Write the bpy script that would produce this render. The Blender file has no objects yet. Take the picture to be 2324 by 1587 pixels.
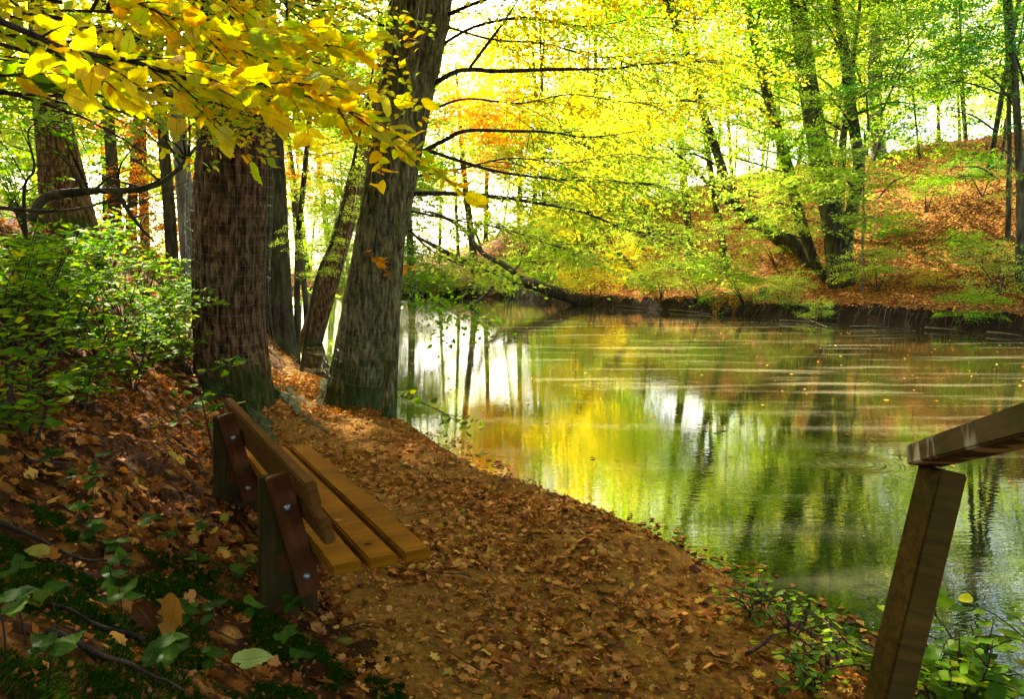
import bpy, math, random
import numpy as np
from mathutils import Vector, Matrix

# ------------------------------------------------------------------ camera, world, sun, exposure
SC = bpy.context.scene
COL = SC.collection
CAM_H = 1.9
FPX = 739.0
PITCH = math.atan(82 / FPX)
cam_data = bpy.data.cameras.new('camera')
cam_data.sensor_width = 36
cam_data.lens = 36 * FPX / 1024
cam_data.clip_start = 0.05
cam_data.clip_end = 2000
cam = bpy.data.objects.new('camera', cam_data)
COL.objects.link(cam)
cam.location = (0, 0, CAM_H)
cam.rotation_euler = (math.pi / 2 - PITCH, 0, 0)
SC.camera = cam

SUN_EL, SUN_AZ = math.radians(37), math.radians(-30)     # azimuth from +Y, negative to the left
w = bpy.data.worlds.new('World')
SC.world = w
w.use_nodes = True
nt = w.node_tree
bg = nt.nodes['Background']
sky = nt.nodes.new('ShaderNodeTexSky')
sky.sky_type = 'NISHITA'
sky.sun_disc = False
sky.sun_elevation = SUN_EL
sky.sun_rotation = SUN_AZ
sky.dust_density = 5
sky.air_density = .5
sky.ozone_density = 0
nt.links.new(sky.outputs[0], bg.inputs[0])
bg.inputs[1].default_value = 0.15

sd = bpy.data.lights.new('sun', 'SUN')
sd.energy = 5.0
sd.angle = math.radians(0.5)
sd.color = (1.0, 0.90, 0.70)
sun = bpy.data.objects.new('sun', sd)
COL.objects.link(sun)
to_sun = Vector((math.sin(SUN_AZ) * math.cos(SUN_EL), math.cos(SUN_AZ) * math.cos(SUN_EL), math.sin(SUN_EL)))
sun.rotation_euler = to_sun.to_track_quat('Z', 'Y').to_euler()

SC.view_settings.view_transform = 'Standard'
SC.view_settings.look = 'None'
SC.view_settings.exposure = 3.1
SC.view_settings.gamma = 1
SC.view_settings.use_curve_mapping = False
SC.render.engine = 'CYCLES'
cy = SC.cycles
cy.max_bounces = 7
cy.diffuse_bounces = 4
cy.glossy_bounces = 3
cy.transmission_bounces = 5
cy.transparent_max_bounces = 8
cy.use_denoising = True
cy.sample_clamp_indirect = 6
cy.caustics_reflective = False
cy.caustics_refractive = False

rng = np.random.default_rng(7)
random.seed(7)
K = 1024 / 2324.0


def ray(u, v):
    """direction through a photo position (given on a 2324 px wide copy of the photograph), y component 1"""
    x = (u * K - 512) / FPX
    z = -(v * K - 350) / FPX
    c, s = math.cos(PITCH), math.sin(PITCH)
    d = np.array([x, c + z * s, -s + z * c])
    return d / d[1]


def P(u, v, Y):
    d = ray(u, v)
    return np.array([0, 0, CAM_H]) + d * Y


def PZ(u, v, z):
    d = ray(u, v)
    return np.array([0, 0, CAM_H]) + d * ((z - CAM_H) / d[2])


# ------------------------------------------------------------------ noise
def _hash(ix, iy, iz, seed):
    h = (ix.astype(np.int64) * 374761393 + iy.astype(np.int64) * 668265263 + iz.astype(np.int64) * 2147483647 + seed * 1274126177) & 0xFFFFFFFF
    h = ((h ^ (h >> 13)) * 1274126177) & 0xFFFFFFFF
    h = (h ^ (h >> 16)) & 0xFFFFFFFF
    return h / 4294967295.0


def vnoise(x, y, z=0.0, seed=0):
    x, y, z = np.broadcast_arrays(np.asarray(x, float), np.asarray(y, float), np.asarray(z, float))
    ix, iy, iz = np.floor(x), np.floor(y), np.floor(z)
    fx, fy, fz = x - ix, y - iy, z - iz
    fx, fy, fz = [f * f * (3 - 2 * f) for f in (fx, fy, fz)]
    r = 0
    for a in (0, 1):
        for b in (0, 1):
            for c in (0, 1):
                r = r + _hash(ix + a, iy + b, iz + c, seed) * (fx if a else 1 - fx) * (fy if b else 1 - fy) * (fz if c else 1 - fz)
    return r


def fbm(x, y, z=0.0, seed=0, o=3):
    r, a, t = 0, 1.0, 0
    x, y, z = np.asarray(x, float), np.asarray(y, float), np.asarray(z, float)
    for k in range(o):
        r = r + a * vnoise(x * 2 ** k, y * 2 ** k, z * 2 ** k, seed + k)
        t += a
        a *= .5
    return r / t


def sstep(a, b, x):
    t = np.clip((x - a) / (b - a), 0, 1)
    return t * t * (3 - 2 * t)


# ------------------------------------------------------------------ terrain
NEAR = np.array([(-60, 62), (-30, 50), (-14.5, 36), (-9.3, 27), (-5.6, 18.5), (-4.3, 14.5), (-2.9, 11.5), (-1.75, 9.3), (-1.0, 7.9), (-.35, 6.6), (.05, 5.75), (.75, 5.05), (1.08, 4.5),
                 (1.38, 3.85), (1.62, 3.3), (2.05, 2.4), (2.7, 1.4), (4.2, .2), (8, -2), (20, -6), (60, -14)], float)
FAR = np.array([(60, 12), (30, 15.5), (15.2, 21.3), (11.8, 24.8), (8.6, 31), (4.3, 36.5), (1.6, 42), (.2, 48), (-7, 51), (-16, 55), (-30, 64), (-60, 80)], float)
TOE = np.array([(1.2, -6), (.5, -1), (.05, .9), (-.30, 2.2), (-.72, 3.0), (-1.25, 4.2), (-1.9, 5.7), (-2.5, 7.2), (-3.0, 9.5), (-3.7, 12), (-5.0, 16), (-7.2, 22), (-11, 31), (-16, 40), (-45, 62), (-200, 160)], float)


def seg_dist(x, y, poly):
    best = np.full(x.shape, 1e9)
    side = np.zeros(x.shape)
    for a, b in zip(poly[:-1], poly[1:]):
        d = b - a
        L2 = (d ** 2).sum()
        t = np.clip(((x - a[0]) * d[0] + (y - a[1]) * d[1]) / L2, 0, 1)
        qx, qy = x - a[0] - t * d[0], y - a[1] - t * d[1]
        r = np.hypot(qx, qy)
        m = r < best
        best = np.where(m, r, best)
        side = np.where(m, np.sign(d[0] * qy - d[1] * qx), side)
    return best, side


def shore(x, y):
    """distance to the water (positive on land), and whether the nearest bank is the near one"""
    dn, sn = seg_dist(x, y, NEAR)       # NEAR runs left-far to right-near: land is on the right of it
    df, sf = seg_dist(x, y, FAR)
    dn = -dn * sn
    df = -df * sf
    s = np.maximum(dn, df)
    s = np.where((dn <= 0) & (df <= 0), np.maximum(dn, df), np.where((dn > 0) & (df > 0), np.minimum(dn, df), s))
    return s, dn > df


HCX = np.array([-60, -8, 1, 6, 11, 18, 30, 60.]);
HCZ = np.array([1.2, .8, 1.2, 3.4, 5.6, 7.2, 8.4, 8.4])


def height(x, y, fine=True):
    x, y = np.asarray(x, float), np.asarray(y, float)
    s, near = shore(x, y)
    s = s + (fbm(x * 1.1, y * 1.1, 0, 5) - .5) * .35
    t, ts = seg_dist(x, y, TOE)
    t = t * ts
    tp = np.maximum(t, 0)
    zn = .06 + .32 * sstep(0, .55, s) + .06 * sstep(.5, 2.5, s)
    rise = np.where(tp < 4, .62 * tp, 2.48 + .30 * (tp - 4))
    rise = np.minimum(rise, 7 + .02 * tp)
    rise = rise * tp / (tp + .12)
    zn = zn + rise
    zn = zn + .30 * np.exp(-(((x + .95) / .55) ** 2 + ((y - 1.1) / .6) ** 2)) * sstep(0, .4, t)
    # hill on the far bank
    wx = x + (y - 35) * .25
    hc = np.interp(wx, HCX, HCZ)
    zf = .10 + .42 * sstep(0, .30, s) + hc * sstep(0, 15, s) * (1 - .35 * sstep(18, 70, s))
    z = np.where(near, zn, zf)
    bed = -1.3 * sstep(0, 4, -s) - .12
    z = np.where(s < 0, bed, z)
    mid = (s > -.25) & (s < .0)
    z = np.where(mid, np.where(near, .06, .10) * (1 + s / .25) + (-.15) * (-s / .25), z)
    land = sstep(.1, .6, s)
    big = (fbm(x * .35, y * .35, 0, 11, 4) - .5)
    z = z + land * np.where(near, .22 * sstep(.3, 3, tp), .5) * big
    if fine:
        z = z + land * (fbm(x * 2.6, y * 2.6, 0, 23, 3) - .5) * np.where(near, .05 + .12 * sstep(.0, .8, tp), .22)
        z = z + land * (fbm(x * 11, y * 11, 0, 29, 2) - .5) * np.where(near, .016 + .03 * sstep(.0, .5, tp), .05)
    return z


def normal(x, y):
    e = .04
    z0 = height(x, y)
    n = np.stack([z0 - height(x + e, y), z0 - height(x, y + e), np.full_like(z0, e)], -1)
    return z0, n / np.linalg.norm(n, axis=-1, keepdims=True)


def hit(u, v, lo=.8, hi=90):
    """where the sight line through a photo position meets the ground"""
    d = ray(u, v)
    ts = np.exp(np.linspace(math.log(lo), math.log(hi), 1500))
    z = height(d[0] * ts, ts)
    below = (CAM_H + d[2] * ts) < z
    i = int(np.argmax(below)) if below.any() else len(ts) - 1
    Y = ts[i]
    return np.array([d[0] * Y, Y, float(z[i])])


# ------------------------------------------------------------------ mesh helpers
def mesh(name, v, f, mat=None, smooth=False, attrs=None):
    me = bpy.data.meshes.new(name)
    v = np.asarray(v, np.float32)
    if isinstance(f, np.ndarray):
        n, k = f.shape
        me.vertices.add(len(v))
        me.vertices.foreach_set('co', v.ravel())
        me.loops.add(n * k)
        me.loops.foreach_set('vertex_index', f.astype(np.int32).ravel())
        me.polygons.add(n)
        me.polygons.foreach_set('loop_start', np.arange(0, n * k, k, dtype=np.int32))
        me.update(calc_edges=True)
    else:
        me.from_pydata([tuple(map(float, q)) for q in v], [], f)
    if smooth:
        me.polygons.foreach_set('use_smooth', np.ones(len(me.polygons), bool))
    for k_, a in (attrs or {}).items():
        a = np.asarray(a, np.float32)
        if a.ndim == 1:
            at = me.attributes.new(k_, 'FLOAT', 'POINT')
            at.data.foreach_set('value', a)
        else:
            at = me.attributes.new(k_, 'FLOAT_VECTOR', 'POINT')
            at.data.foreach_set('vector', a.ravel())
    if mat:
        me.materials.append(mat)
    me.update()
    return me


def obj(name, me, parent=None, loc=None, label=None, cat=None, group=None, kind=None):
    o = bpy.data.objects.new(name, me)
    COL.objects.link(o)
    if parent is not None:
        o.parent = parent
    if loc is not None:
        o.location = loc
    tag(o, label, cat, group, kind)
    return o


def tag(o, label=None, cat=None, group=None, kind=None):
    if label: o['label'] = label
    if cat: o['category'] = cat
    if group: o['group'] = group
    if kind: o['kind'] = kind
    return o


def thing(name, label, cat, loc=(0, 0, 0), group=None):
    return obj(name, None, None, tuple(float(q) for q in loc), label, cat, group)


def spline(pts, n):
    """Catmull-Rom through pts (m, d), n samples, roughly even in length"""
    p = np.asarray(pts, float)
    if len(p) == 2:
        return p[0] + (p[1] - p[0]) * np.linspace(0, 1, n)[:, None]
    q = np.vstack([2 * p[0] - p[1], p, 2 * p[-1] - p[-2]])
    L = np.linalg.norm(np.diff(p[:, :3], axis=0), axis=1)
    cum = np.concatenate([[0], np.cumsum(L)])
    s = np.linspace(0, cum[-1], n)
    i = np.clip(np.searchsorted(cum, s, 'right') - 1, 0, len(p) - 2)
    t = ((s - cum[i]) / np.maximum(L[i], 1e-9))[:, None]
    a, b, c, d = q[i], q[i + 1], q[i + 2], q[i + 3]
    return .5 * (2 * b + (c - a) * t + (2 * a - 5 * b + 4 * c - d) * t ** 2 + (3 * b - 3 * c + d - a) * t ** 3)


def tube(pts, rad, nseg=10, nring=20, disp=None, cap=True):
    """pts (m,3) with radii rad (m); disp(theta, height_along, ring_index, base_r)->radius offset"""
    pr = spline(np.column_stack([np.asarray(pts, float), np.asarray(rad, float)]), nring)
    c, r = pr[:, :3], np.maximum(pr[:, 3], .0005)
    tan = np.gradient(c, axis=0)
    tan /= np.linalg.norm(tan, axis=1, keepdims=True) + 1e-12
    ref = np.array([0, 1, 0.]) if abs(tan[0, 1]) < .9 else np.array([1, 0, 0.])
    us = []
    u = ref
    for k in range(len(c)):
        u = u - tan[k] * (u @ tan[k])
        u = u / (np.linalg.norm(u) + 1e-12)
        us.append(u)
    us = np.array(us)
    vs = np.cross(tan, us)
    th = np.linspace(0, 2 * math.pi, nseg, endpoint=False)
    R = np.repeat(r[:, None], nseg, 1)
    if disp is not None:
        ln = np.concatenate([[0], np.cumsum(np.linalg.norm(np.diff(c, axis=0), axis=1))])
        R = R + disp(np.repeat(th[None], len(c), 0), np.repeat(ln[:, None], nseg, 1), R)
    V = c[:, None] + R[..., None] * (np.cos(th)[None, :, None] * us[:, None] + np.sin(th)[None, :, None] * vs[:, None])
    V = V.reshape(-1, 3)
    i, j = np.meshgrid(np.arange(len(c) - 1), np.arange(nseg), indexing='ij')
    j2 = (j + 1) % nseg
    F = np.stack([i * nseg + j, i * nseg + j2, (i + 1) * nseg + j2, (i + 1) * nseg + j], -1).reshape(-1, 4)
    if cap:
        V = np.vstack([V, c[:1], c[-1:]])
        n0, n1 = len(V) - 2, len(V) - 1
        jj = np.arange(nseg)
        j3 = (jj + 1) % nseg
        k0 = (len(c) - 1) * nseg
        F = np.vstack([F, np.stack([np.full(nseg, n0), j3, jj, jj], -1), np.stack([np.full(nseg, n1), k0 + jj, k0 + j3, k0 + j3], -1)])
    return V, F, c, r


def fix_quads(F):
    """turn degenerate quads (a,b,c,c) into a face list with triangles"""
    return [tuple(q) if q[2] != q[3] else tuple(q[:3]) for q in F.tolist()]


def tube_mesh(name, pts, rad, mat, nseg=8, nring=16, disp=None):
    V, F, c, r = tube(pts, rad, nseg, nring, disp)
    return mesh(name, V, fix_quads(F), mat, True)


def join(parts):
    Vs, Fs, n = [], [], 0
    for V, F in parts:
        Vs.append(V)
        Fs.append(F + n)
        n += len(V)
    return np.vstack(Vs), np.vstack(Fs)


def box_mesh(name, sx, sy, sz, mat, bev=.004):
    import bmesh
    bm = bmesh.new()
    bmesh.ops.create_cube(bm, size=1)
    bmesh.ops.scale(bm, vec=(sx, sy, sz), verts=bm.verts)
    if bev:
        bmesh.ops.bevel(bm, geom=bm.edges[:], offset=bev, segments=2, affect='EDGES')
    me = bpy.data.meshes.new(name)
    bm.to_mesh(me)
    bm.free()
    me.materials.append(mat)
    return me


# ------------------------------------------------------------------ materials
def mat_new(name):
    m = bpy.data.materials.new(name)
    m.use_nodes = True
    t = m.node_tree
    t.nodes.clear()
    out = t.nodes.new('ShaderNodeOutputMaterial')
    return m, t, out


class NB:
    def __init__(s, t): s.t = t

    def n(s, typ, **kw):
        nd = s.t.nodes.new(typ)
        for k, v in kw.items():
            if k.startswith('i_'):
                key = k[2:]
                key = int(key) if key.isdigit() else key.replace('_', ' ')
                if hasattr(v, 'is_output') or isinstance(v, bpy.types.NodeSocket):
                    s.t.links.new(v, nd.inputs[key])
                else:
                    nd.inputs[key].default_value = v
            else:
                setattr(nd, k, v)
        return nd

    def math(s, op, a, b=0.0, c=None):
        nd = s.t.nodes.new('ShaderNodeMath')
        nd.operation = op
        for i, v in enumerate([a, b] + ([c] if c is not None else [])):
            if isinstance(v, bpy.types.NodeSocket): s.t.links.new(v, nd.inputs[i])
            else: nd.inputs[i].default_value = v
        return nd.outputs[0]

    def mix(s, f, a, b, typ='MIX'):
        nd = s.t.nodes.new('ShaderNodeMix')
        nd.data_type = 'RGBA'
        nd.blend_type = typ
        for i, v in ((0, f), (6, a), (7, b)):
            if isinstance(v, bpy.types.NodeSocket): s.t.links.new(v, nd.inputs[i])
            else: nd.inputs[i].default_value = v if i == 0 else (*v[:3], 1)
        return nd.outputs[2]

    def ramp(s, f, stops, interp='LINEAR'):
        nd = s.t.nodes.new('ShaderNodeValToRGB')
        nd.color_ramp.interpolation = interp
        el = nd.color_ramp.elements
        while len(el) < len(stops): el.new(.5)
        for e, (p, c) in zip(el, stops):
            e.position = p
            e.color = (*c[:3], 1) if not isinstance(c, (int, float)) else (c, c, c, 1)
        s.t.links.new(f, nd.inputs[0])
        return nd.outputs[0]

    def noise(s, vec, scale, detail=4, rough=.55, **kw):
        nd = s.n('ShaderNodeTexNoise', **kw)
        nd.inputs['Scale'].default_value = scale
        nd.inputs['Detail'].default_value = detail
        nd.inputs['Roughness'].default_value = rough
        if vec is not None: s.t.links.new(vec, nd.inputs['Vector'])
        return nd.outputs['Fac']

    def mapping(s, vec, scale=(1, 1, 1), rot=(0, 0, 0)):
        nd = s.n('ShaderNodeMapping')
        nd.inputs['Scale'].default_value = scale
        nd.inputs['Rotation'].default_value = rot
        s.t.links.new(vec, nd.inputs['Vector'])
        return nd.outputs[0]


def leaf_material(name, cols, trans=.5, veins=False, rough=.45, single=False, boost=1.0):
    """cols: ramp over a per-leaf random value"""
    m, t, out = mat_new(name)
    b = NB(t)
    if single:
        f = b.n('ShaderNodeObjectInfo').outputs['Random']
        tc = b.n('ShaderNodeTexCoord').outputs['Object']
    else:
        f = b.n('ShaderNodeAttribute', attribute_name='tint').outputs['Fac']
        tc = b.n('ShaderNodeTexCoord').outputs['Object']
    c = b.ramp(f, cols)
    if veins:
        uv = b.n('ShaderNodeAttribute', attribute_name='leafuv').outputs['Vector']
        sp = b.n('ShaderNodeSeparateXYZ', i_0=uv)
        au = b.math('ABSOLUTE', sp.outputs[0])
        vv = b.math('SUBTRACT', sp.outputs[1], b.math('MULTIPLY', au, .28))
        st = b.math('ABSOLUTE', b.math('SINE', b.math('MULTIPLY', vv, 28.0)))
        side = b.math('LESS_THAN', st, .16)
        midr = b.math('LESS_THAN', au, .06)
        ve = b.math('MAXIMUM', side, midr)
        c = b.mix(b.math('MULTIPLY', ve, .45), c, (.20, .10, .02))
        sp2 = b.noise(tc, 55, 3)
        c = b.mix(b.math('MULTIPLY', b.ramp(sp2, [(.62, 0.), (.72, 1.)]), .5), c, (.16, .07, .015))
    dif = b.n('ShaderNodeBsdfDiffuse', i_Color=c)
    hs = b.n('ShaderNodeHueSaturation', i_Color=c)
    hs.inputs['Saturation'].default_value = 1.15
    hs.inputs['Value'].default_value = 1.45 * boost
    tr = b.n('ShaderNodeBsdfTranslucent', i_Color=hs.outputs[0])
    mx = b.n('ShaderNodeMixShader', i_0=trans, i_1=dif.outputs[0], i_2=tr.outputs[0])
    gl = b.n('ShaderNodeBsdfGlossy')
    gl.inputs['Roughness'].default_value = rough
    mx2 = b.n('ShaderNodeMixShader', i_0=.012, i_1=mx.outputs[0], i_2=gl.outputs[0])
    t.links.new(mx2.outputs[0], out.inputs[0])
    return m


LIME = [(0, (.17, .30, .03)), (.35, (.30, .44, .06)), (.7, (.45, .54, .10)), (1, (.60, .56, .12))]
GREEN = [(0, (.06, .17, .006)), (.4, (.12, .29, .008)), (.8, (.22, .40, .010)), (1, (.42, .48, .015))]
YELLOW = [(0, (.34, .42, .03)), (.35, (.54, .50, .06)), (.75, (.68, .48, .06)), (1, (.62, .28, .02))]
ORANGE = [(0, (.42, .12, .01)), (.5, (.58, .20, .015)), (1, (.66, .36, .03))]
SHRUB = [(0, (.045, .14, .004)), (.5, (.11, .25, .005)), (.85, (.22, .36, .006)), (1, (.42, .40, .01))]
DEEP = [(0, (.06, .18, .03)), (.5, (.12, .30, .05)), (1, (.25, .42, .06))]
M = {}
M['lime'] = leaf_material('lime_leaves', LIME, .55)
M['green'] = leaf_material('green_leaves', GREEN, .55)
M['yellow'] = leaf_material('yellow_leaves', YELLOW, .55)
M['orange'] = leaf_material('orange_leaves', ORANGE, .5)
M['shrubm'] = leaf_material('shrub_leaves', SHRUB, .45)
M['deep'] = leaf_material('deep_leaves', DEEP, .5)
M['big_yellow'] = leaf_material('large_yellow_leaves', [(0, (.34, .48, .02)), (.3, (.66, .60, .03)), (.8, (.80, .55, .03)), (1, (.66, .32, .01))], .64, True, single=True, boost=1.15)
M['shrub1'] = leaf_material('shrub_leaf', SHRUB, .45, True, single=True)
M['seedling'] = leaf_material('seedling_leaf', [(0, (.014, .06, .004)), (.6, (.03, .11, .006)), (1, (.09, .17, .008))], .35, True, single=True)
BROWN = [(0, (.07, .018, .002)), (.3, (.22, .065, .007)), (.6, (.40, .15, .018)), (.85, (.54, .26, .05)), (.96, (.56, .34, .03)), (1, (.18, .26, .03))]
M['fallen1'] = leaf_material('fallen_leaf_brown', BROWN, .12, True, single=True, rough=.5)
M['litter'] = leaf_material('leaf_litter', BROWN, .12, rough=.5)
M['pale'] = leaf_material('pale_green_leaf', [(0, (.42, .50, .14)), (1, (.50, .52, .16))], .3, True, single=True)


def bark_material(name, c1, c2, c3, moss=.0, mossz=(0, 1), stretch=.24, scale=16, bump=.5, algae=.3):
    m, t, out = mat_new(name)
    b = NB(t)
    tc = b.n('ShaderNodeTexCoord').outputs['Object']
    geo = b.n('ShaderNodeNewGeometry')
    v = b.mapping(tc, (1, 1, stretch))
    n1 = b.noise(v, scale, 6, .62)
    n2 = b.noise(v, scale * 3.2, 4, .6)
    n3 = b.noise(tc, 1.7, 3)
    c = b.ramp(n1, [(.38, c1), (.5, c2), (.62, c3)])
    c = b.mix(b.math('MULTIPLY', n2, .5), c, c1)
    al = b.ramp(n3, [(.42, 0.), (.66, 1.)])
    c = b.mix(b.math('MULTIPLY', al, algae), c, (.075, .085, .018))
    if moss > 0:
        sp = b.n('ShaderNodeSeparateXYZ', i_0=tc)
        zz = b.n('ShaderNodeMapRange', i_0=sp.outputs[2])
        zz.inputs[1].default_value = mossz[0]
        zz.inputs[2].default_value = mossz[1]
        zz.inputs[3].default_value = 1
        zz.inputs[4].default_value = 0
        nm = b.noise(tc, 4.5, 5)
        f = b.ramp(b.math('ADD', b.math('MULTIPLY', zz.outputs[0], .55), nm), [(.80, 0.), (1.0, 1.)])
        c = b.mix(b.math('MULTIPLY', f, moss * .7), c, b.ramp(b.noise(tc, 60, 3), [(.3, (.008, .018, .001)), (.7, (.045, .08, .004))]))
    hgt = b.math('ADD', b.math('MULTIPLY', n1, 1.0), b.math('MULTIPLY', n2, .35))
    bp = b.n('ShaderNodeBump', i_Height=hgt)
    bp.inputs['Strength'].default_value = bump
    bp.inputs['Distance'].default_value = .05
    p = b.n('ShaderNodeBsdfPrincipled', i_Base_Color=c, i_Normal=bp.outputs[0])
    p.inputs['Roughness'].default_value = .85
    p.inputs['Specular IOR Level'].default_value = .1
    t.links.new(p.outputs[0], out.inputs[0])
    return m


M['bark_red'] = bark_material('brown_furrowed_bark', (.018, .008, .002), (.13, .058, .016), (.30, .17, .07), moss=1, mossz=(0.0, .9), scale=24, algae=.25, bump=.8)
M['bark_oak'] = bark_material('grey_green_bark', (.030, .027, .009), (.18, .15, .048), (.39, .32, .12), moss=1, mossz=(0.0, 1.5), scale=28, algae=.4, bump=.8)
M['bark_dark'] = bark_material('dark_bark', (.014, .010, .005), (.05, .036, .018), (.10, .08, .042), scale=12, algae=.4)
M['bark_far'] = bark_material('far_bark', (.020, .016, .008), (.065, .053, .028), (.14, .12, .07), scale=6, algae=.45)
M['bark_pale'] = bark_material('pale_bark', (.07, .06, .045), (.16, .14, .11), (.30, .27, .22), scale=6, algae=.25)
M['twig'] = bark_material('twig_bark', (.020, .012, .007), (.055, .033, .020), (.10, .065, .04), scale=20, algae=.1)
M['root'] = bark_material('root_bark', (.010, .007, .003), (.040, .026, .010), (.09, .06, .028), moss=1, mossz=(.0, 1.2), scale=18, algae=.3, bump=1)


def ground_material(name, soil1, soil2, leafy, mossy, scale=14):
    m, t, out = mat_new(name)
    b = NB(t)
    tc = b.n('ShaderNodeTexCoord').outputs['Object']
    n1 = b.noise(tc, 3.0, 6, .6)
    n2 = b.noise(tc, 34, 6, .65)
    n3 = b.noise(tc, .9, 4)
    c = b.ramp(n2, [(.3, soil1), (.65, soil2)])
    vo = b.n('ShaderNodeTexVoronoi', i_Vector=tc)
    vo.inputs['Scale'].default_value = scale
    vo.inputs['Randomness'].default_value = 1
    cc = b.n('ShaderNodeSeparateColor', i_0=vo.outputs['Color'])
    leafc = b.ramp(cc.outputs[0], BROWN)
    lf = b.math('MULTIPLY', b.ramp(cc.outputs[1], [(.45, 1.), (.5, 0.)]) if leafy < .9 else b.math('ADD', .9, 0), leafy)
    edge = b.ramp(vo.outputs['Distance'], [(.35, 1.), (.62, .25)])
    c = b.mix(lf, c, b.mix(1.0, leafc, edge, 'MULTIPLY'))
    ms = b.ramp(b.math('ADD', n1, b.math('MULTIPLY', n3, .5)), [(.86, 0.), (.96, 1.)])
    c = b.mix(b.math('MULTIPLY', ms, mossy), c, (.03, .07, .006))
    c = b.mix(b.math('MULTIPLY', b.ramp(n1, [(.35, 1.), (.6, 0.)]), .45), c, soil1)
    h = b.math('ADD', n2, b.math('MULTIPLY', vo.outputs['Distance'], -.8 * leafy))
    bp = b.n('ShaderNodeBump', i_Height=h)
    bp.inputs['Strength'].default_value = .7
    bp.inputs['Distance'].default_value = .03
    p = b.n('ShaderNodeBsdfPrincipled', i_Base_Color=c, i_Normal=bp.outputs[0])
    p.inputs['Roughness'].default_value = .95
    p.inputs['Specular IOR Level'].default_value = .05
    t.links.new(p.outputs[0], out.inputs[0])
    return m


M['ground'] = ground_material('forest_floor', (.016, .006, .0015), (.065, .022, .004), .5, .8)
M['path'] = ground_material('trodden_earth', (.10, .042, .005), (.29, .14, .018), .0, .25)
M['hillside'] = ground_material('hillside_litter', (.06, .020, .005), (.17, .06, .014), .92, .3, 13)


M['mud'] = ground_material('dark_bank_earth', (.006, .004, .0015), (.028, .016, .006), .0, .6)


def moss_mat():
    m, t, out = mat_new('moss')
    b = NB(t)
    f = b.n('ShaderNodeAttribute', attribute_name='tint').outputs['Fac']
    c = b.ramp(f, [(0, (.008, .022, .001)), (.6, (.022, .055, .003)), (1, (.055, .10, .006))])
    d = b.n('ShaderNodeBsdfDiffuse', i_Color=c)
    tr = b.n('ShaderNodeBsdfTranslucent', i_Color=c)
    mx = b.n('ShaderNodeMixShader', i_0=.3, i_1=d.outputs[0], i_2=tr.outputs[0])
    t.links.new(mx.outputs[0], out.inputs[0])
    return m


M['moss'] = moss_mat()


def wood_material(name, c1, c2, dirt=(.02, .03, .01), dirtamt=.3, rough=.4, stretch=(14, 1.2, 14), spec=.5, pale=None):
    m, t, out = mat_new(name)
    b = NB(t)
    tc = b.n('ShaderNodeTexCoord').outputs['Object']
    v = b.mapping(tc, stretch)
    n1 = b.noise(v, 3, 6, .6)
    n2 = b.noise(tc, 6, 5)
    n3 = b.noise(tc, 60, 3)
    c = b.ramp(n1, [(.3, c1), (.7, c2)])
    c = b.mix(b.math('MULTIPLY', b.ramp(n2, [(.45, 0.), (.7, 1.)]), dirtamt), c, dirt)
    c = b.mix(b.math('MULTIPLY', b.ramp(n3, [(.66, 0.), (.72, 1.)]), .4), c, dirt)
    if pale:
        sun_dapple = b.noise(b.mapping(tc, (1, 1, .45)), 7, 3)
        c = b.mix(b.ramp(sun_dapple, [(.50, 0.), (.56, 1.)]), c, pale)  # pale blotches paint sun dapples into the wood colour
    bp = b.n('ShaderNodeBump', i_Height=b.math('ADD', n1, b.math('MULTIPLY', n3, .3)))
    bp.inputs['Strength'].default_value = .35
    bp.inputs['Distance'].default_value = .006
    p = b.n('ShaderNodeBsdfPrincipled', i_Base_Color=c, i_Normal=bp.outputs[0])
    t.links.new(b.math('ADD', b.math('MULTIPLY', n2, .35), rough - .15), p.inputs['Roughness'])
    p.inputs['Specular IOR Level'].default_value = spec
    t.links.new(p.outputs[0], out.inputs[0])
    return m


M['slat'] = wood_material('varnished_slat_wood', (.18, .062, .002), (.29, .115, .003), (.04, .02, .004), .45, .95, spec=.05)
M['backslat'] = wood_material('back_slat_wood', (.09, .034, .005), (.15, .062, .010), (.03, .018, .005), .35, .9, spec=.05)
M['arm'] = wood_material('red_brown_timber', (.07, .020, .004), (.13, .040, .008), (.03, .02, .008), .3, .7, (14, 14, 1.2), .08)
M['post'] = wood_material('olive_weathered_timber', (.030, .020, .005), (.070, .045, .010), (.022, .022, .005), .5, .85, (14, 14, 1.2), .05)
M['rail'] = wood_material('mossy_sun_dappled_rail', (.06, .038, .010), (.13, .085, .028), (.040, .050, .008), .75, .85, (10, 1.0, 10), .05, pale=(.42, .37, .24))  # the pale tone is painted sunlight on the beam
M['railpost'] = wood_material('rail_post_timber', (.04, .022, .003), (.11, .060, .008), (.025, .03, .005), .5, .8, (14, 14, 1.0), .05)


def metal(name, c, r):
    m, t, out = mat_new(name)
    p = NB(t).n('ShaderNodeBsdfPrincipled')
    p.inputs['Base Color'].default_value = (*c, 1)
    p.inputs['Metallic'].default_value = .9
    p.inputs['Roughness'].default_value = r
    t.links.new(p.outputs[0], out.inputs[0])
    return m


M['bolt'] = metal('galvanised_bolt', (.35, .35, .33), .5)
M['wire'] = metal('galvanised_wire', (.42, .44, .42), .45)


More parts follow.
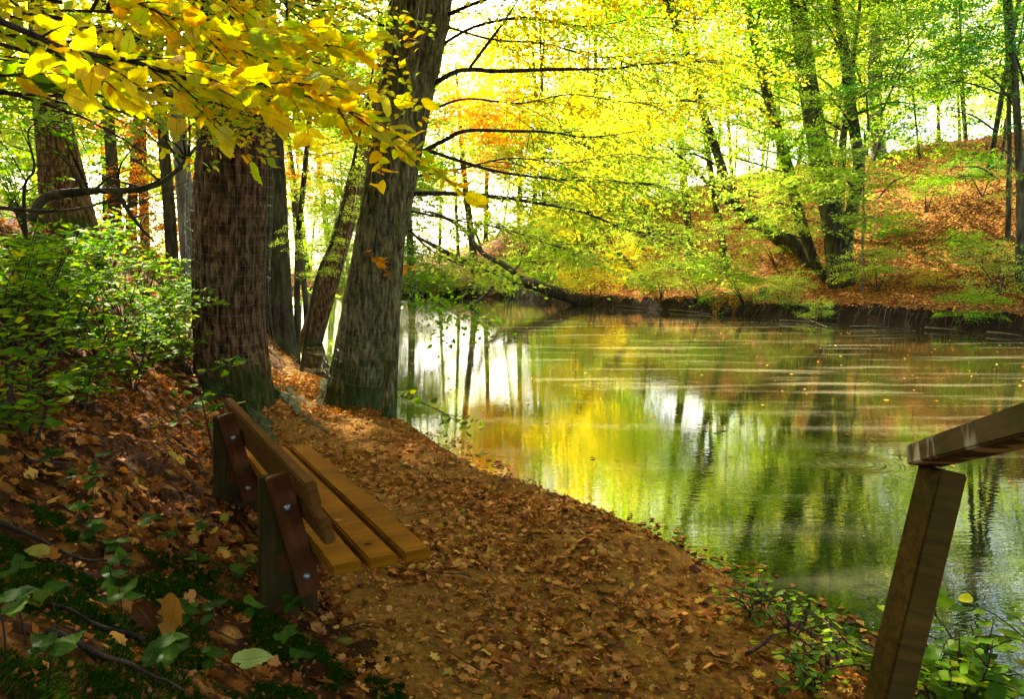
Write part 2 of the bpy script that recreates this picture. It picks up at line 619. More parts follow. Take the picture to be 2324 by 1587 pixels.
def water_material():
    m, t, out = mat_new('pond_water')
    b = NB(t)
    tc = b.n('ShaderNodeTexCoord').outputs['Object']
    calm = b.ramp(b.noise(b.mapping(tc, (.10, .22, 1)), 1.0, 3), [(.35, .25), (.65, 1.)])
    v1 = b.mapping(tc, (2.0, 8.0, 1), (0, 0, .06))
    v2 = b.mapping(tc, (5.0, 20.0, 1), (0, 0, -.12))
    w1 = b.noise(v1, 1.0, 2, .5)
    w2 = b.noise(v2, 1.0, 2, .5)
    h = b.math('ADD', b.math('MULTIPLY', w1, .0009), b.math('MULTIPLY', w2, .0011))
    h = b.math('MULTIPLY', h, calm)
    # ring ripple where something dropped in
    c0 = PZ(1940, 1052, 0)
    sp = b.n('ShaderNodeSeparateXYZ', i_0=tc)
    dx = b.math('SUBTRACT', sp.outputs[0], float(c0[0]))
    dy = b.math('SUBTRACT', sp.outputs[1], float(c0[1]))
    r = b.math('SQRT', b.math('ADD', b.math('MULTIPLY', dx, dx), b.math('MULTIPLY', dy, dy)))
    env = b.ramp(r, [(.0, .1), (.15, .5), (.30, 1.), (.48, 0.)])
    ring = b.math('MULTIPLY', b.math('SINE', b.math('MULTIPLY', r, 70.0)), b.math('MULTIPLY', env, .0012))
    h = b.math('ADD', h, ring)
    bp = b.n('ShaderNodeBump', i_Height=h)
    bp.inputs['Strength'].default_value = 1.0
    bp.inputs['Distance'].default_value = 1.0
    # sun streaks on surface dust painted in as long pale drifts, over murky olive
    sunlit_dust = b.ramp(b.noise(b.mapping(tc, (.30, 1.8, 1), (0, 0, .05)), 1.0, 4, .5), [(.53, 0.), (.70, 1.)])
    c = b.mix(sunlit_dust, (.010, .009, .002), (.10, .09, .045))
    p = b.n('ShaderNodeBsdfPrincipled', i_Base_Color=c, i_Normal=bp.outputs[0])
    p.inputs['Roughness'].default_value = .0
    p.inputs['IOR'].default_value = 1.95
    t.links.new(p.outputs[0], out.inputs[0])
    return m


M['water'] = water_material()

# ------------------------------------------------------------------ terrain meshes
def axis(dense_lo, dense_hi, step, lo, hi, grow):
    a = list(np.arange(dense_lo, dense_hi, step))
    s = step
    while a[-1] < hi:
        s = min(s * grow, 14)
        a.append(a[-1] + s)
    s = step
    while a[0] > lo:
        s = min(s * grow, 14)
        a.insert(0, a[0] - s)
    return np.array(a)


ax = axis(-4.2, 2.8, .032, -420, 420, 1.045)
ay = axis(1.0, 8.0, .032, -60, 520, 1.035)
GX, GY = np.meshgrid(ax, ay)
GZ = height(GX, GY)
Vg = np.stack([GX, GY, GZ], -1).reshape(-1, 3)
ny, nx = GX.shape
ii, jj = np.meshgrid(np.arange(ny - 1), np.arange(nx - 1), indexing='ij')
Fg = np.stack([ii * nx + jj, ii * nx + jj + 1, (ii + 1) * nx + jj + 1, (ii + 1) * nx + jj], -1).reshape(-1, 4)
cxs, cys = Vg[Fg, 0].mean(1), Vg[Fg, 1].mean(1)
s_, near_ = shore(cxs, cys)
t_, ts_ = seg_dist(cxs, cys, TOE)
t_ = t_ * ts_ + (fbm(cxs * 2, cys * 2, 0, 3) - .5) * .25
is_path = near_ & (s_ > .22 + .2 * fbm(cxs * 3, cys * 3, 0, 9)) & (t_ < .02) & (cys < 13) & (cys > -3) & (cxs < 6)
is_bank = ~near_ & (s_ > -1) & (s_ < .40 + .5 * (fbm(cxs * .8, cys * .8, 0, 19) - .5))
is_hill = ~near_ & ~is_bank


def submesh(name, mask, mat):
    F = Fg[mask]
    used, inv = np.unique(F, return_inverse=True)
    return mesh(name, Vg[used], inv.reshape(-1, 4), mat, True)


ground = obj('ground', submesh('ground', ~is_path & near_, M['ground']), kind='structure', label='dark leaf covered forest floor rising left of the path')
path = obj('path', submesh('path', is_path, M['path']), kind='structure', label='trodden brown earth path strewn with oak leaves beside the pond')
hillside = obj('hillside', submesh('hillside', is_hill, M['hillside']), kind='structure', label='rust brown leaf covered hillside across the pond')
wv = np.array([(-90, -25, 0), (90, -25, 0), (90, 90, 0), (-90, 90, 0)], float)
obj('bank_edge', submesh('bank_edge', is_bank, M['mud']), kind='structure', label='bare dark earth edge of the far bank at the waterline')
water = obj('water', mesh('water', wv, np.array([[0, 1, 2, 3]]), M['water']), kind='structure', label='olive green pond water mirroring the autumn trees')


# ------------------------------------------------------------------ leaves
def leaf_shape(kind, curl=.2, seed=0, rows=None):
    """unit-length leaf lying in XY, tip toward +Y; returns V, F, uv"""
    r = random.Random(seed)
    if kind == 'oak':
        rows = rows or 12
        t = np.linspace(0, 1, rows)
        wd = (.10 + .34 * np.sin(np.pi * np.clip(t * .95 + .02, 0, 1)) * (.35 + .75 * t)) * (1 + .33 * np.cos(t * 2 * np.pi * 3.6 + 2.4))
        wd[0], wd[-1] = .02, .05
        wl = wd * (1 + np.array([r.uniform(-.12, .12) for _ in t]))
        wr = wd * (1 + np.array([r.uniform(-.12, .12) for _ in t]))
    elif kind == 'lanceolate':
        rows = rows or 7
        t = np.linspace(0, 1, rows)
        wl = wr = .20 * np.sin(np.pi * t ** .9) ** .9 + .004
    else:
        rows = rows or 19
        t = np.linspace(0, 1, rows)
        wl = wr = .34 * np.sin(np.pi * t ** .82) ** .75 * (1 - .15 * t) + .006
    twist = r.uniform(-.25, .25)
    V, U = [], []
    for i, tt in enumerate(t):
        zc = curl * (tt - .5) ** 2 - curl * .25 + .02 * math.sin(tt * 9 + seed)
        ed = curl * .55 * (r.uniform(.3, 1.1) if kind == 'oak' else .7)
        for sgn, wv_ in ((-1, wl[i]), (0, 0), (1, wr[i])):
            if kind == 'beech' and sgn:
                wv_ = wv_ * r.uniform(.93, 1.05)
            pl = (.016 if i % 2 else -.016) * abs(sgn) if kind == 'beech' else 0
            V.append((sgn * wv_, tt - (.05 * abs(sgn) if 0 < i < rows - 1 else 0) * r.uniform(.4, 1.4), zc + abs(sgn) * ed * wv_ + sgn * twist * wv_ * (tt - .3) + pl))
            U.append((sgn, tt, 0))
    F = []
    for i in range(rows - 1):
        for k in (0, 1):
            a = i * 3 + k
            F.append((a, a + 1, a + 4, a + 3))
    return np.array(V), np.array(F), np.array(U)


def leaf_me(name, kind, mat, curl, seed):
    V, F, U = leaf_shape(kind, curl, seed)
    return mesh(name, V, F, mat, True, {'leafuv': U})


def frame_from(n, yaw_dir):
    """rotation matrices (k,3,3) whose columns are x, y(dir), z(normal)"""
    n = n / np.linalg.norm(n, axis=-1, keepdims=True)
    y = yaw_dir - n * (yaw_dir * n).sum(-1, keepdims=True)
    y = y / (np.linalg.norm(y, axis=-1, keepdims=True) + 1e-9)
    x = np.cross(y, n)
    return np.stack([x, y, n], -1)


def place_shapes(shape, pos, R, size, tint):
    """bake many copies of a unit leaf (V,F) into one vertex/face set"""
    V, F = shape[0], shape[1]
    W = np.einsum('kij,vj->kvi', R, V) * size[:, None, None] + pos[:, None]
    n = len(V)
    FF = (F[None] + (np.arange(len(pos)) * n)[:, None, None]).reshape(-1, F.shape[1])
    return W.reshape(-1, 3), FF, np.repeat(tint, n)


QUAD = (np.array([(0, 0, 0), (.30, .45, .05), (0, 1, -.06), (-.30, .45, .05)]), np.array([[0, 1, 2, 3]]))
HEX = (np.array([(0, 0, 0), (.26, .28, .05), (.27, .62, .04), (0, 1, -.08), (-.27, .62, .04), (-.26, .28, .05), (0, .3, -.01), (0, .65, -.02)]),
       np.array([[0, 1, 6, 6], [0, 6, 5, 5], [1, 2, 7, 6], [6, 7, 4, 5], [2, 3, 7, 7], [7, 3, 4, 4]]))
HEX = (HEX[0], np.array([[0, 1, 7, 5], [1, 2, 3, 7], [7, 3, 4, 5]]))


def sprays_to_leaves(g, org, axis_dir, per, length, width, leaf, droop=.25, tilt=.35):
    """flat beech-like sprays. org (k,3), axis_dir (k,3)"""
    k = len(org)
    a = axis_dir / np.linalg.norm(axis_dir, axis=1, keepdims=True)
    up = np.tile(np.array([0, 0, 1.]), (k, 1))
    side = np.cross(a, up)
    side /= np.linalg.norm(side, axis=1, keepdims=True) + 1e-9
    nrm = np.cross(side, a)
    roll = g.normal(0, .25, k)[:, None]
    side = side * np.cos(roll) + nrm * np.sin(roll)
    nrm = np.cross(side, a)
    u = g.random((k, per)) ** .8
    sgn = g.choice([-1, 1], (k, per))
    wprof = np.sin(np.pi * np.clip(u * .85 + .12, 0, 1))
    lat = sgn * g.random((k, per)) ** .7 * wprof
    L = (length * g.uniform(.7, 1.25, k))[:, None]
    W = (width * g.uniform(.7, 1.25, k))[:, None]
    pos = org[:, None] + a[:, None] * (u * L)[..., None] + side[:, None] * (lat * W)[..., None] + nrm[:, None] * (g.normal(0, .035, (k, per)))[..., None]
    pos[..., 2] -= droop * L * u ** 2 + droop * .4 * np.abs(lat) * W
    d = a[:, None] * g.uniform(.3, 1, (k, per))[..., None] + side[:, None] * (np.sign(lat) * g.uniform(.3, 1, (k, per)))[..., None]
    d[..., 2] -= g.uniform(0, .5, (k, per))
    n = nrm[:, None] + g.normal(0, tilt, (k, per, 3))
    sz = leaf * g.uniform(.65, 1.2, (k, per))
    tint = np.clip(g.normal(.5, .22, (k, per)) + g.normal(0, .12, k)[:, None], 0, 1)
    return pos.reshape(-1, 3), frame_from(n.reshape(-1, 3), d.reshape(-1, 3)), sz.ravel(), tint.ravel()


def crown_mesh(name, seed, R=(3, 3, 2.2), nspray=260, per=55, leaf=.13, slen=1.3, swid=.55, gap=.42, shape=QUAD, tilt=.4):
    g = np.random.default_rng(seed)
    c = []
    while len(c) < nspray:
        p = g.normal(0, 1, (nspray * 3, 3))
        p /= np.linalg.norm(p, axis=1, keepdims=True)
        p *= (g.random(len(p)) ** .45)[:, None]
        q = p * np.array(R)
        m = fbm(q[:, 0] * .7 + 9 * seed, q[:, 1] * .7, q[:, 2] * 1.3, seed, 2) > gap
        c.extend(q[m])
    c = np.array(c[:nspray])
    d = c * np.array([1, 1, .25]) / np.array(R) + g.normal(0, .45, c.shape) * np.array([1, 1, .3])
    d[:, 2] = d[:, 2] * .4 + .08
    pos, Rm, sz, ti = sprays_to_leaves(g, c, d, per, slen, swid, leaf, tilt=tilt)
    V, F, T = place_shapes(shape, pos, Rm, sz, ti)
    # a few twigs run through the clump
    tw = []
    for i in range(0, nspray, 4):
        L = slen * 1.1
        a = c[i] - d[i] / np.linalg.norm(d[i]) * .5
        b2 = c[i] + d[i] / np.linalg.norm(d[i]) * L
        b2[2] -= .2 * L
        Vt, Ft, _, _ = tube([a, (a + b2) / 2 + (0, 0, .08), b2], [.016, .010, .004], 3, 5, cap=False)
        tw.append((Vt, Ft))
    Vt, Ft = join(tw)
    nleaf = len(F)
    Fall = np.vstack([F, Ft + len(V)])
    me = mesh(name, np.vstack([V, Vt]), Fall, None, False, {'tint': np.concatenate([T, np.zeros(len(Vt))])})
    me.materials.append(M['lime'])
    me.materials.append(M['twig'])
    mi = np.zeros(len(Fall), np.int32)
    mi[nleaf:] = 1
    me.polygons.foreach_set('material_index', mi)
    return me


CR = [crown_mesh('far_crown', 100 + i, leaf=.15, nspray=150, per=46, gap=.47 + .03 * (i % 3)) for i in range(6)]          # far and mid trees
CN = [crown_mesh('near_crown', 200 + i, leaf=.085, nspray=230, per=60, slen=1.1, swid=.5, gap=.45) for i in range(3)]     # fine leaves for trees within 20 m
CS = [crown_mesh('sapling_crown', 300 + i, R=(1.3, 1.3, .8), leaf=.075, nspray=70, per=42, slen=.9, swid=.4, gap=.42) for i in range(3)]
CL = [crown_mesh('loose_crown', 400 + i, R=(3, 3, 2.6), leaf=.15, nspray=80, per=40, gap=.48) for i in range(3)]


# openings are cut into the canopy so the low sun reaches these spots
TS = np.array(to_sun)
CLEARINGS = [(1000, 1340, 60, 200), (650, 790, 250, 560), (1130, 1240, 520, 660), (1440, 1560, 120, 220), (2000, 2320, 250, 330)]     # gaps in the far wood where the sky shows
OPEN = [(-.9, 2.0, 2.3, 2.3), (-2.3, 4.8, 3.4, 2.4), (-4.3, 7.6, 2.7, 1.8), (-5.5, 9, 2.6, 2.3), (-8, 15, 3.5, 2.6), (-10.5, 20, 4, 2.6), (-3.0, 7, 2.6, 1.7), (3, 11, 0, 1.6), (6, 15, 0, 1.8), (10, 18, 0, 2), (9, 24, 0, 2), (4.5, 8.5, 0, 1.2), (13, 20, 0, 1.8), (14, 28, 5, 2.), (18, 30, 7, 2.), (11, 25, 1, 1.6)]


def in_opening(q, s):
    for x, y, z, r in OPEN:
        v = np.array(q, float) - (x, y, z)
        t = v @ TS
        if t > 4 and np.linalg.norm(v - t * TS) < r * max(s, .8):
            return True
    return False


def crown(parent, loc, scale, me, mat, name='crown', rz=None):
    if loc[1] > 22:
        uu = 1162 + loc[0] / loc[1] * FPX / K
        vv = (268 - (loc[2] - CAM_H) / loc[1] * FPX) / K
        m_ = 1.2 * (scale if not isinstance(scale, (tuple, list)) else scale[0]) / loc[1] * FPX / K
        if mat != 'orange' and random.random() < .55 and any(a - m_ < uu < b + m_ and c - m_ * .6 < vv < d + m_ * .6 for a, b, c, d in CLEARINGS):
            return None
    if loc[2] > 6.2 and in_opening(loc, scale if not isinstance(scale, (tuple, list)) else scale[0]):
        return None
    o = obj(name, me, parent)
    o.location = Vector([float(q) for q in loc]) - parent.location
    o.rotation_euler = (random.uniform(-.12, .12), random.uniform(-.12, .12), random.uniform(0, 6.28) if rz is None else rz)
    o.scale = scale if isinstance(scale, (tuple, list)) else (scale,) * 3
    o.material_slots[0].link = 'OBJECT'
    o.material_slots[0].material = M[mat]
    return o


def rough_disp(seed, amp, fx=3, fz=1.2):
    def f(th, ln, R):
        return amp * R * (fbm(np.cos(th) * fx + 7 * seed, np.sin(th) * fx, ln * fz, seed, 3) - .5) * 2
    return f


def bark_disp(seed, ridges=26, depth=.022, flare=.5, flare_h=.5, lobes=5, warp=1.6):
    """vertical furrowed plates plus a buttressed foot"""
    def f(th, ln, R):
        wob = fbm(np.cos(th) * 2 + 5 * seed, np.sin(th) * 2, ln * 1.4, seed, 3) * warp
        a = th / (2 * math.pi) * ridges
        cx, sx = np.cos(th), np.sin(th)
        n = fbm(cx * ridges / 6.3 + wob, sx * ridges / 6.3 + wob * .7, ln * 3.2, seed + 3, 2)
        ridge = 1 - np.abs(2 * n - 1) * 7
        n2 = fbm(cx * ridges / 2.5, sx * ridges / 2.5, ln * 9, seed + 8, 2) - .5
        d = -depth * np.clip(ridge, 0, 1) + depth * .6 * n2
        fl = np.exp(-ln / flare_h)
        lob = .5 + .5 * np.cos(th * lobes + seed + .6 * np.sin(th * 2))
        return d + R * flare * fl * (.35 + .9 * lob) + .06 * R * (fbm(cx * 1.2, sx * 1.2, ln * .8, seed + 20, 2) - .5) * 2
    return f


def local(pts, base):
    return np.asarray(pts, float) - np.asarray(base, float)


def tree_px(name, label, px, widths, group=None, mat='bark_far', Y=None, base_uv=None, crowns=(), top=14, nseg=14, nring=40, disp=None, cat='tree', dY=0.0, sink=.3, lean_on=True):
    """px: positions up the trunk (on the 2324 px copy), foot first; the foot stands on the ground there"""
    b = hit(*(base_uv or px[0]))
    if Y is not None:
        x = ray(*px[0])[0] * Y
        b = np.array([x, Y, float(height(np.array(x), np.array(Y)))])
    Yb = b[1]
    pts = [b - (0, 0, sink), b]
    rad = [widths[0] * K / FPX * Yb / 2 * 1.05] * 2
    for k, (u, v) in enumerate(px[1:]):
        yy = Yb + dY * (k + 1)
        pts.append(P(u, v, yy))
        rad.append(widths[min(k + 1, len(widths) - 1)] * K / FPX * yy / 2)
    # keep growing above the frame
    d = pts[-1] - pts[-2]
    d = d / np.linalg.norm(d)
    if pts[-1][2] < top:
        L = (top - pts[-1][2]) / max(d[2], .3)
        d2 = d * .6 + np.array([0, 0, .5])
        d2 /= np.linalg.norm(d2)
        p1 = pts[-1] + d * L * .45
        p2 = p1 + d2 * L * .6
        r0 = rad[-1]
        pts += [p1, p2]
        rad += [r0 * .72, r0 * .25]
    root = thing(name, label, cat, b, group)
    obj('trunk', tube_mesh('trunk', local(pts, b), rad, M[mat], nseg, nring, disp or rough_disp(len(label), .10)), root)
    return root, np.array(pts), rad


def limbs(root, pts, rad, n, lo, hi, length, seed, mat='bark_far', crown_list=None, cm='lime', cs=.8, up=.35, direction=None):
    """side limbs leaving the trunk, each ending in foliage"""
    g = random.Random(seed)
    base = np.array(root.location)
    sp = spline(np.column_stack([pts, rad]), 60)
    for i in range(n):
        f = lo + (hi - lo) * (i + g.random()) / n
        q = sp[int(f * 59)]
        az = g.uniform(0, 6.28) if direction is None else direction + g.uniform(-1.0, 1.0)
        L = length * g.uniform(.7, 1.2)
        d = np.array([math.cos(az), math.sin(az), up * g.uniform(.4, 1.6)])
        e = q[:3] + d * L
        mid = (q[:3] + e) / 2 + np.array([g.uniform(-.1, .1) * L, g.uniform(-.1, .1) * L, .10 * L])
        r = max(.018, q[3] * .34)
        obj('limb', tube_mesh('limb', local([q[:3], mid, e], base), [r, r * .6, r * .2], M[mat], 6, 12, rough_disp(seed + i, .15)), root)
        if crown_list:
            crown(root, e, cs * g.uniform(.8, 1.2), g.choice(crown_list), cm if isinstance(cm, str) else g.choice(cm))


# ================================================================== foreground trees
# --- big brown trunk beside the bench
def roots(root, base, specs, mat, seed):
    for k, (pxs, r0) in enumerate(specs):
        w_ = []
        for (u, v) in pxs:
            h_ = hit(u, v)
            w_.append(h_)
        w_ = [np.array(base) + (0, 0, .30)] + w_
        sp = spline(np.array(w_), 26)
        z = height(sp[:, 0], sp[:, 1])
        t = np.linspace(0, 1, 26)
        r = (r0 * (1 - .8 * t) + .010) * (1 + .25 * np.sin(t * 17 + k))
        tz = z - r * (.3 + .5 * t)
        sp[:, 2] = np.where(t < .3, sp[:, 2] * (1 - t / .3) + tz * (t / .3), tz)
        obj('root', tube_mesh('root', local(sp, base), r, mat, 12, 40, rough_disp(seed + k, .5, 2.0, 4)), root)


A_px = [(532, 890), (520, 700), (520, 500), (525, 330), (518, 160), (515, 0)]
treeA, ptsA, radA = tree_px('pine_tree', 'massive trunk with reddish brown furrowed bark and mossy roots behind the bench', A_px, [150, 150, 158, 150, 146, 140],
                            mat='bark_red', nseg=150, nring=300, top=15, disp=bark_disp(3, 30, .042, .35, .45, 4))
roots(treeA, ptsA[1], [([(575, 935), (610, 985), (650, 1050)], .12), ([(640, 905), (690, 950), (745, 985)], .13), ([(560, 930), (575, 990), (600, 1060)], .10),
                       ([(640, 880), (670, 900), (720, 935)], .08), ([(470, 900), (430, 930), (380, 950)], .09)], M['root'], 40)
C_px = [(800, 915), (835, 700), (885, 420), (925, 200), (958, 0)]
treeC, ptsC, radC = tree_px('oak_tree', 'tall leaning tree with grey green ridged bark at the edge of the bank', C_px, [118, 113, 112, 120, 130],
                            mat='bark_oak', nseg=150, nring=300, top=16, disp=lambda th, ln, R_: bark_disp(11, 38, .028, .18, .35, 4)(th, ln, R_) + .035 * np.exp(-((ln - 4.55 - .12 * np.cos(th)) / .07) ** 2))
YC = ptsC[1][1]
roots(treeC, ptsC[1], [([(745, 870), (730, 900), (725, 935)], .15), ([(850, 930), (890, 965)], .06), ([(735, 830), (710, 815), (690, 808)], .10)], M['root'], 60)
treeB, ptsB, radB = tree_px('pine_tree', 'dark trunk standing directly behind the reddish brown trunk, half hidden', [(638, 792), (628, 600), (612, 350), (603, 150), (598, 0)], [62, 60, 62, 58, 52],
                            mat='bark_dark', nseg=72, nring=140, top=16, disp=bark_disp(5, 24, .022, .3, .3, 5))
treeD, ptsD, radD = tree_px('young_tree', 'slim bare trunk close against the leaning tree, at the water', [(882, 950), (890, 780), (902, 600), (912, 420), (935, 200), (960, 0)], [34, 31, 27, 22, 18, 14],
                            mat='bark_oak', nseg=20, nring=60, top=9)
treeE, ptsE, radE = tree_px('leaning_tree', 'reddish trunk leaning behind the mossy foot of the leaning tree', [(700, 795), (742, 650), (790, 480), (830, 330), (870, 150)], [50, 48, 44, 40, 34],
                            mat='bark_red', nseg=40, nring=80, top=12, disp=bark_disp(9, 20, .016, .3, .3, 4))
treeF, ptsF, radF = tree_px('pine_tree', 'broad dark trunk at the far left, standing in the bushes', [(158, 500), (140, 400), (122, 280), (108, 150), (98, 0)], [108, 92, 76, 68, 60], Y=12.0,
                            mat='bark_red', nseg=72, nring=140, top=16, disp=bark_disp(15, 24, .03, .25, .5, 5))
left_specs = [
    ('slender trunk left of a gap, orange leaves above it', [(262, 500), (255, 380), (246, 260), (236, 100), (230, 0)], [26, 25, 24, 22, 20], 19, 'bark_dark'),
    ('straight thin grey trunk between two slender brown ones', [(326, 500), (324, 380), (318, 260), (312, 100), (310, 0)], [20, 20, 19, 16, 15], 22, 'bark_far'),
    ('thin brown trunk among orange leaves near the pale trunk', [(390, 560), (382, 440), (372, 330), (362, 150), (356, 0)], [26, 26, 24, 20, 20], 17, 'bark_dark'),
    ('pale sunlit trunk just left of the reddish brown trunk', [(435, 640), (420, 450), (405, 280), (392, 100), (385, 0)], [38, 36, 32, 30, 28], 14, 'bark_pale'),
]
for k, (lab, px, wd, Y, mt) in enumerate(left_specs):
    r_, p_, d_ = tree_px('woodland_tree', lab, px, wd, Y=Y, mat=mt, top=15, group='slender trunks in the wood on the left')
    limbs(r_, p_, d_, 3, .6, .95, 2.2, 500 + k, mt, CL + CN[:1], ['green', 'lime', 'orange', 'yellow'], .8)
# small leaning stems by the water between the two nearest trunks
for k, (lab, px, wd, Y) in enumerate([('thin dark stem in the gap, leaning slightly right', [(668, 640), (676, 560), (684, 470), (700, 300), (715, 160)], [13, 13, 12, 11, 9], 17),
                                      ('thin bare stem leaning right across the bright water gap', [(682, 775), (718, 640), (758, 540), (790, 420), (810, 330)], [9, 9, 8, 7, 6], 12)]):
    r_, p_, d_ = tree_px('sapling', lab, px, wd, Y=Y, mat='bark_dark', top=6, group='thin stems by the water')
    for (u, v, s_c) in ([(700, 330, .7), (650, 420, .5), (740, 260, .6)] if k == 0 else [(755, 470, .3), (720, 600, .25), (700, 540, .3), (790, 400, .35)]):
        crown(r_, P(u, v, Y), s_c, random.choice(CS), 'lime')

# crowns over the near bank (shade the bench and path)
def canopy(root, spots, meshes, cm, cs):
    for i, q in enumerate(spots):
        crown(root, q, cs * random.uniform(.9, 1.2), random.choice(meshes), random.choice(cm))


canopy(treeA, [(-2.4, 9, 10), (-1.6, 7.5, 12), (-3.8, 5.5, 10.5), (-2.8, 11.5, 12), (-7.2, 13.2, 8.8)], CN, ['lime', 'yellow', 'green'], 1.15)
canopy(treeC, [(-.5, 8.5, 11), (1.2, 7.0, 12.5), (-1.0, 5.0, 11), (2.5, 9.5, 13), (0.5, 11, 10.5), (-2.2, 3.6, 8.6), (0.5, 4.0, 7.6), (2.2, 5.2, 8.5), (3.6, 7.5, 10), (-.5, 1.5, 7.5), (-1.2, 6.2, 9.2), (4.2, 4.2, 9)], CN, ['yellow', 'lime'], 1.15)
canopy(treeB, [(-4.2, 13.5, 10), (-2.5, 13, 13), (-6.5, 14.5, 12)], CN, ['green', 'lime', 'yellow'], 1.2)
canopy(treeF, [(-8, 12, 8), (-6.5, 9.5, 11), (-10, 11, 10), (-7.5, 6.5, 9.5), (-5.5, 4.0, 9.5)], CN, ['green', 'lime'], 1.2)
canopy(treeE, [(-3.2, 15.5, 8), (-1.8, 17, 9.5)], CN, ['yellow', 'lime'], 1.0)

# unseen trees added behind and beside the viewpoint to shade the path
def shade_tree(x, y, h_, lab, spots, cm):
    b = np.array([x, y, float(height(np.array(x), np.array(y)))])
    root = thing('beech_tree', lab, 'tree', b, 'trees round the bench path')
    e = b + (.4, .3, h_)
    obj('trunk', tube_mesh('trunk', local([b - (0, 0, .3), b + (0, 0, .5), (b + e) / 2, e], b), [.30, .25, .18, .05], M['bark_dark'], 24, 60, rough_disp(3, .1)), root)
    canopy(root, spots, CN, cm, 1.25)
    return root


shade_tree(-3.6, -2.2, 14, 'unseen beech added behind the viewpoint, green and yellow leaves shading the bench', [(-3, -2, 8), (-4.5, 1, 8), (-1, -1.5, 8.5), (-2.5, .8, 10), (-5.5, 3.2, 9), (-4.5, -4.5, 9)], ['green', 'lime'])
shade_tree(3.4, -3.2, 14, 'unseen beech added on the bank behind the handrail for shade', [(3, -3, 8), (1, -4.5, 8.5), (4.5, -1, 8.5), (2.2, 0, 9), (5.5, -4, 9.5), (0, -7, 8)], ['green', 'lime'])
shade_tree(-8.5, -1.5, 14, 'unseen beech added high on the bank beside the viewpoint for shade', [(-8, -1, 9), (-10, 1.5, 10), (-7.5, 2.5, 9.5), (-9, -4, 10)], ['green', 'lime'])
for q in [(-4.3, 9.4, 6.15), (-3.4, 8.2, 6.1), (-5.4, 10.8, 6.18), (-4.9, 9.0, 6.1), (-3.8, 10.2, 6.15), (-2.9, 7.2, 5.8)]:  # small crowns added above the view to keep direct sun off the bench
    crown(treeA, q, 1.15, CN[0], 'lime').scale = (.42, .42, .4)
bt = thing('beech_tree', 'mass of small golden leaves hanging in at the top left corner', 'tree', (-5.0, 3.4, float(height(np.array(-5.0), np.array(3.4)))), 'trees round the bench path')
bpts = np.array([(-5.0, 3.4, bt.location[2] - .3), (-5.0, 3.4, 3.2), (-4.9, 3.6, 6), (-4.7, 3.8, 9)])
obj('trunk', tube_mesh('trunk', local(bpts, bt.location), [.17, .14, .10, .03], M['bark_dark'], 20, 50, rough_disp(3, .1)), bt)
CB = [crown_mesh('hanging_leaves', 600 + i, R=(1.2, 1.0, .55), leaf=.075, nspray=34, per=34, slen=.8, swid=.35, gap=.40, shape=HEX) for i in range(3)]
for k, (u, v, Y, s, cm) in enumerate([(60, -20, 4.6, 1.0, 'yellow'), (230, 40, 4.8, 1.0, 'yellow'), (420, 20, 5.2, 1.0, 'yellow'), (150, 120, 5.0, .8, 'lime'), (330, 110, 5.4, .8, 'yellow'), (560, 70, 5.6, .8, 'yellow'),
                                     (620, 0, 6.0, .8, 'lime'), (520, 150, 5.6, .6, 'lime'), (20, 60, 4.2, .8, 'lime'), (680, 70, 9.4, .9, 'lime'), (300, -60, 4.4, 1.0, 'lime'), (640, 200, 6, .5, 'yellow'), (90, 230, 5.5, .5, 'green')]):
    crown(bt, P(u, v, Y), s, CB[k % 3], cm)

# --- branches of the leaning tree reaching over the water
def branch_with_leaves(root, uvs, Ys, r0, label, cm, sub, seed, leaf=.06, per=16, slen=.45, swid=.22, every=.22, hang=.25, mat='twig', leaf_from=.25, nleafmat=None, shape=HEX):
    g = np.random.default_rng(seed)
    base = np.array(root.location)
    pts = np.array([P(u, v, Y) for (u, v), Y in zip(uvs, Ys)])
    n = 60
    sp = spline(pts, n)
    L = np.linalg.norm(np.diff(sp, axis=0), axis=1).sum()
    o = obj('branch', tube_mesh('branch', local(sp, base), r0 * (1 - .82 * np.linspace(0, 1, n)), M[mat], 8, n, rough_disp(seed, .25, 2, 6)), root, label=label)
    tw, org, ax_ = [], [], []
    m = int(L / every)
    for i in range(m):
        f = leaf_from + (1 - leaf_from) * (i + g.random()) / m
        q = sp[min(int(f * n), n - 1)]
        tg = sp[min(int(f * n) + 1, n - 1)] - sp[max(int(f * n) - 1, 0)]
        tg /= np.linalg.norm(tg)
        for _ in range(sub):
            az = math.atan2(tg[1], tg[0]) + g.choice([-1, 1]) * g.uniform(.3, 1.3)
            l2 = g.uniform(.25, 1.0) * min(1.3, L * .25)
            d = np.array([math.cos(az), math.sin(az), g.uniform(-.45, .25)])
            e = q + d * l2 - (0, 0, hang * l2 * l2)
            tw.append(tube([q, (q + e) / 2 + (0, 0, .04 * l2), e], [max(.004, r0 * .16), .004, .002], 4, 6, cap=False)[:2])
            for s2 in np.linspace(.25, 1, max(2, int(l2 / .28))):
                org.append(q + (e - q) * s2)
                a2 = az + g.uniform(-.9, .9)
                ax_.append((math.cos(a2), math.sin(a2), g.uniform(-.35, .1)))
    if tw:
        V, F = join(tw)
        obj('twigs', mesh('twigs', V - base, F, M[mat], True), o, kind='stuff')
        pos, R, sz, ti = sprays_to_leaves(g, np.array(org), np.array(ax_), per, slen, swid, leaf, droop=.2, tilt=.45)
        V, F, T = place_shapes(shape, pos - base, R, sz, ti)
        obj('leaves', mesh('leaves', V, F, M[cm], False, {'tint': T}), o, kind='stuff')
    return o, sp


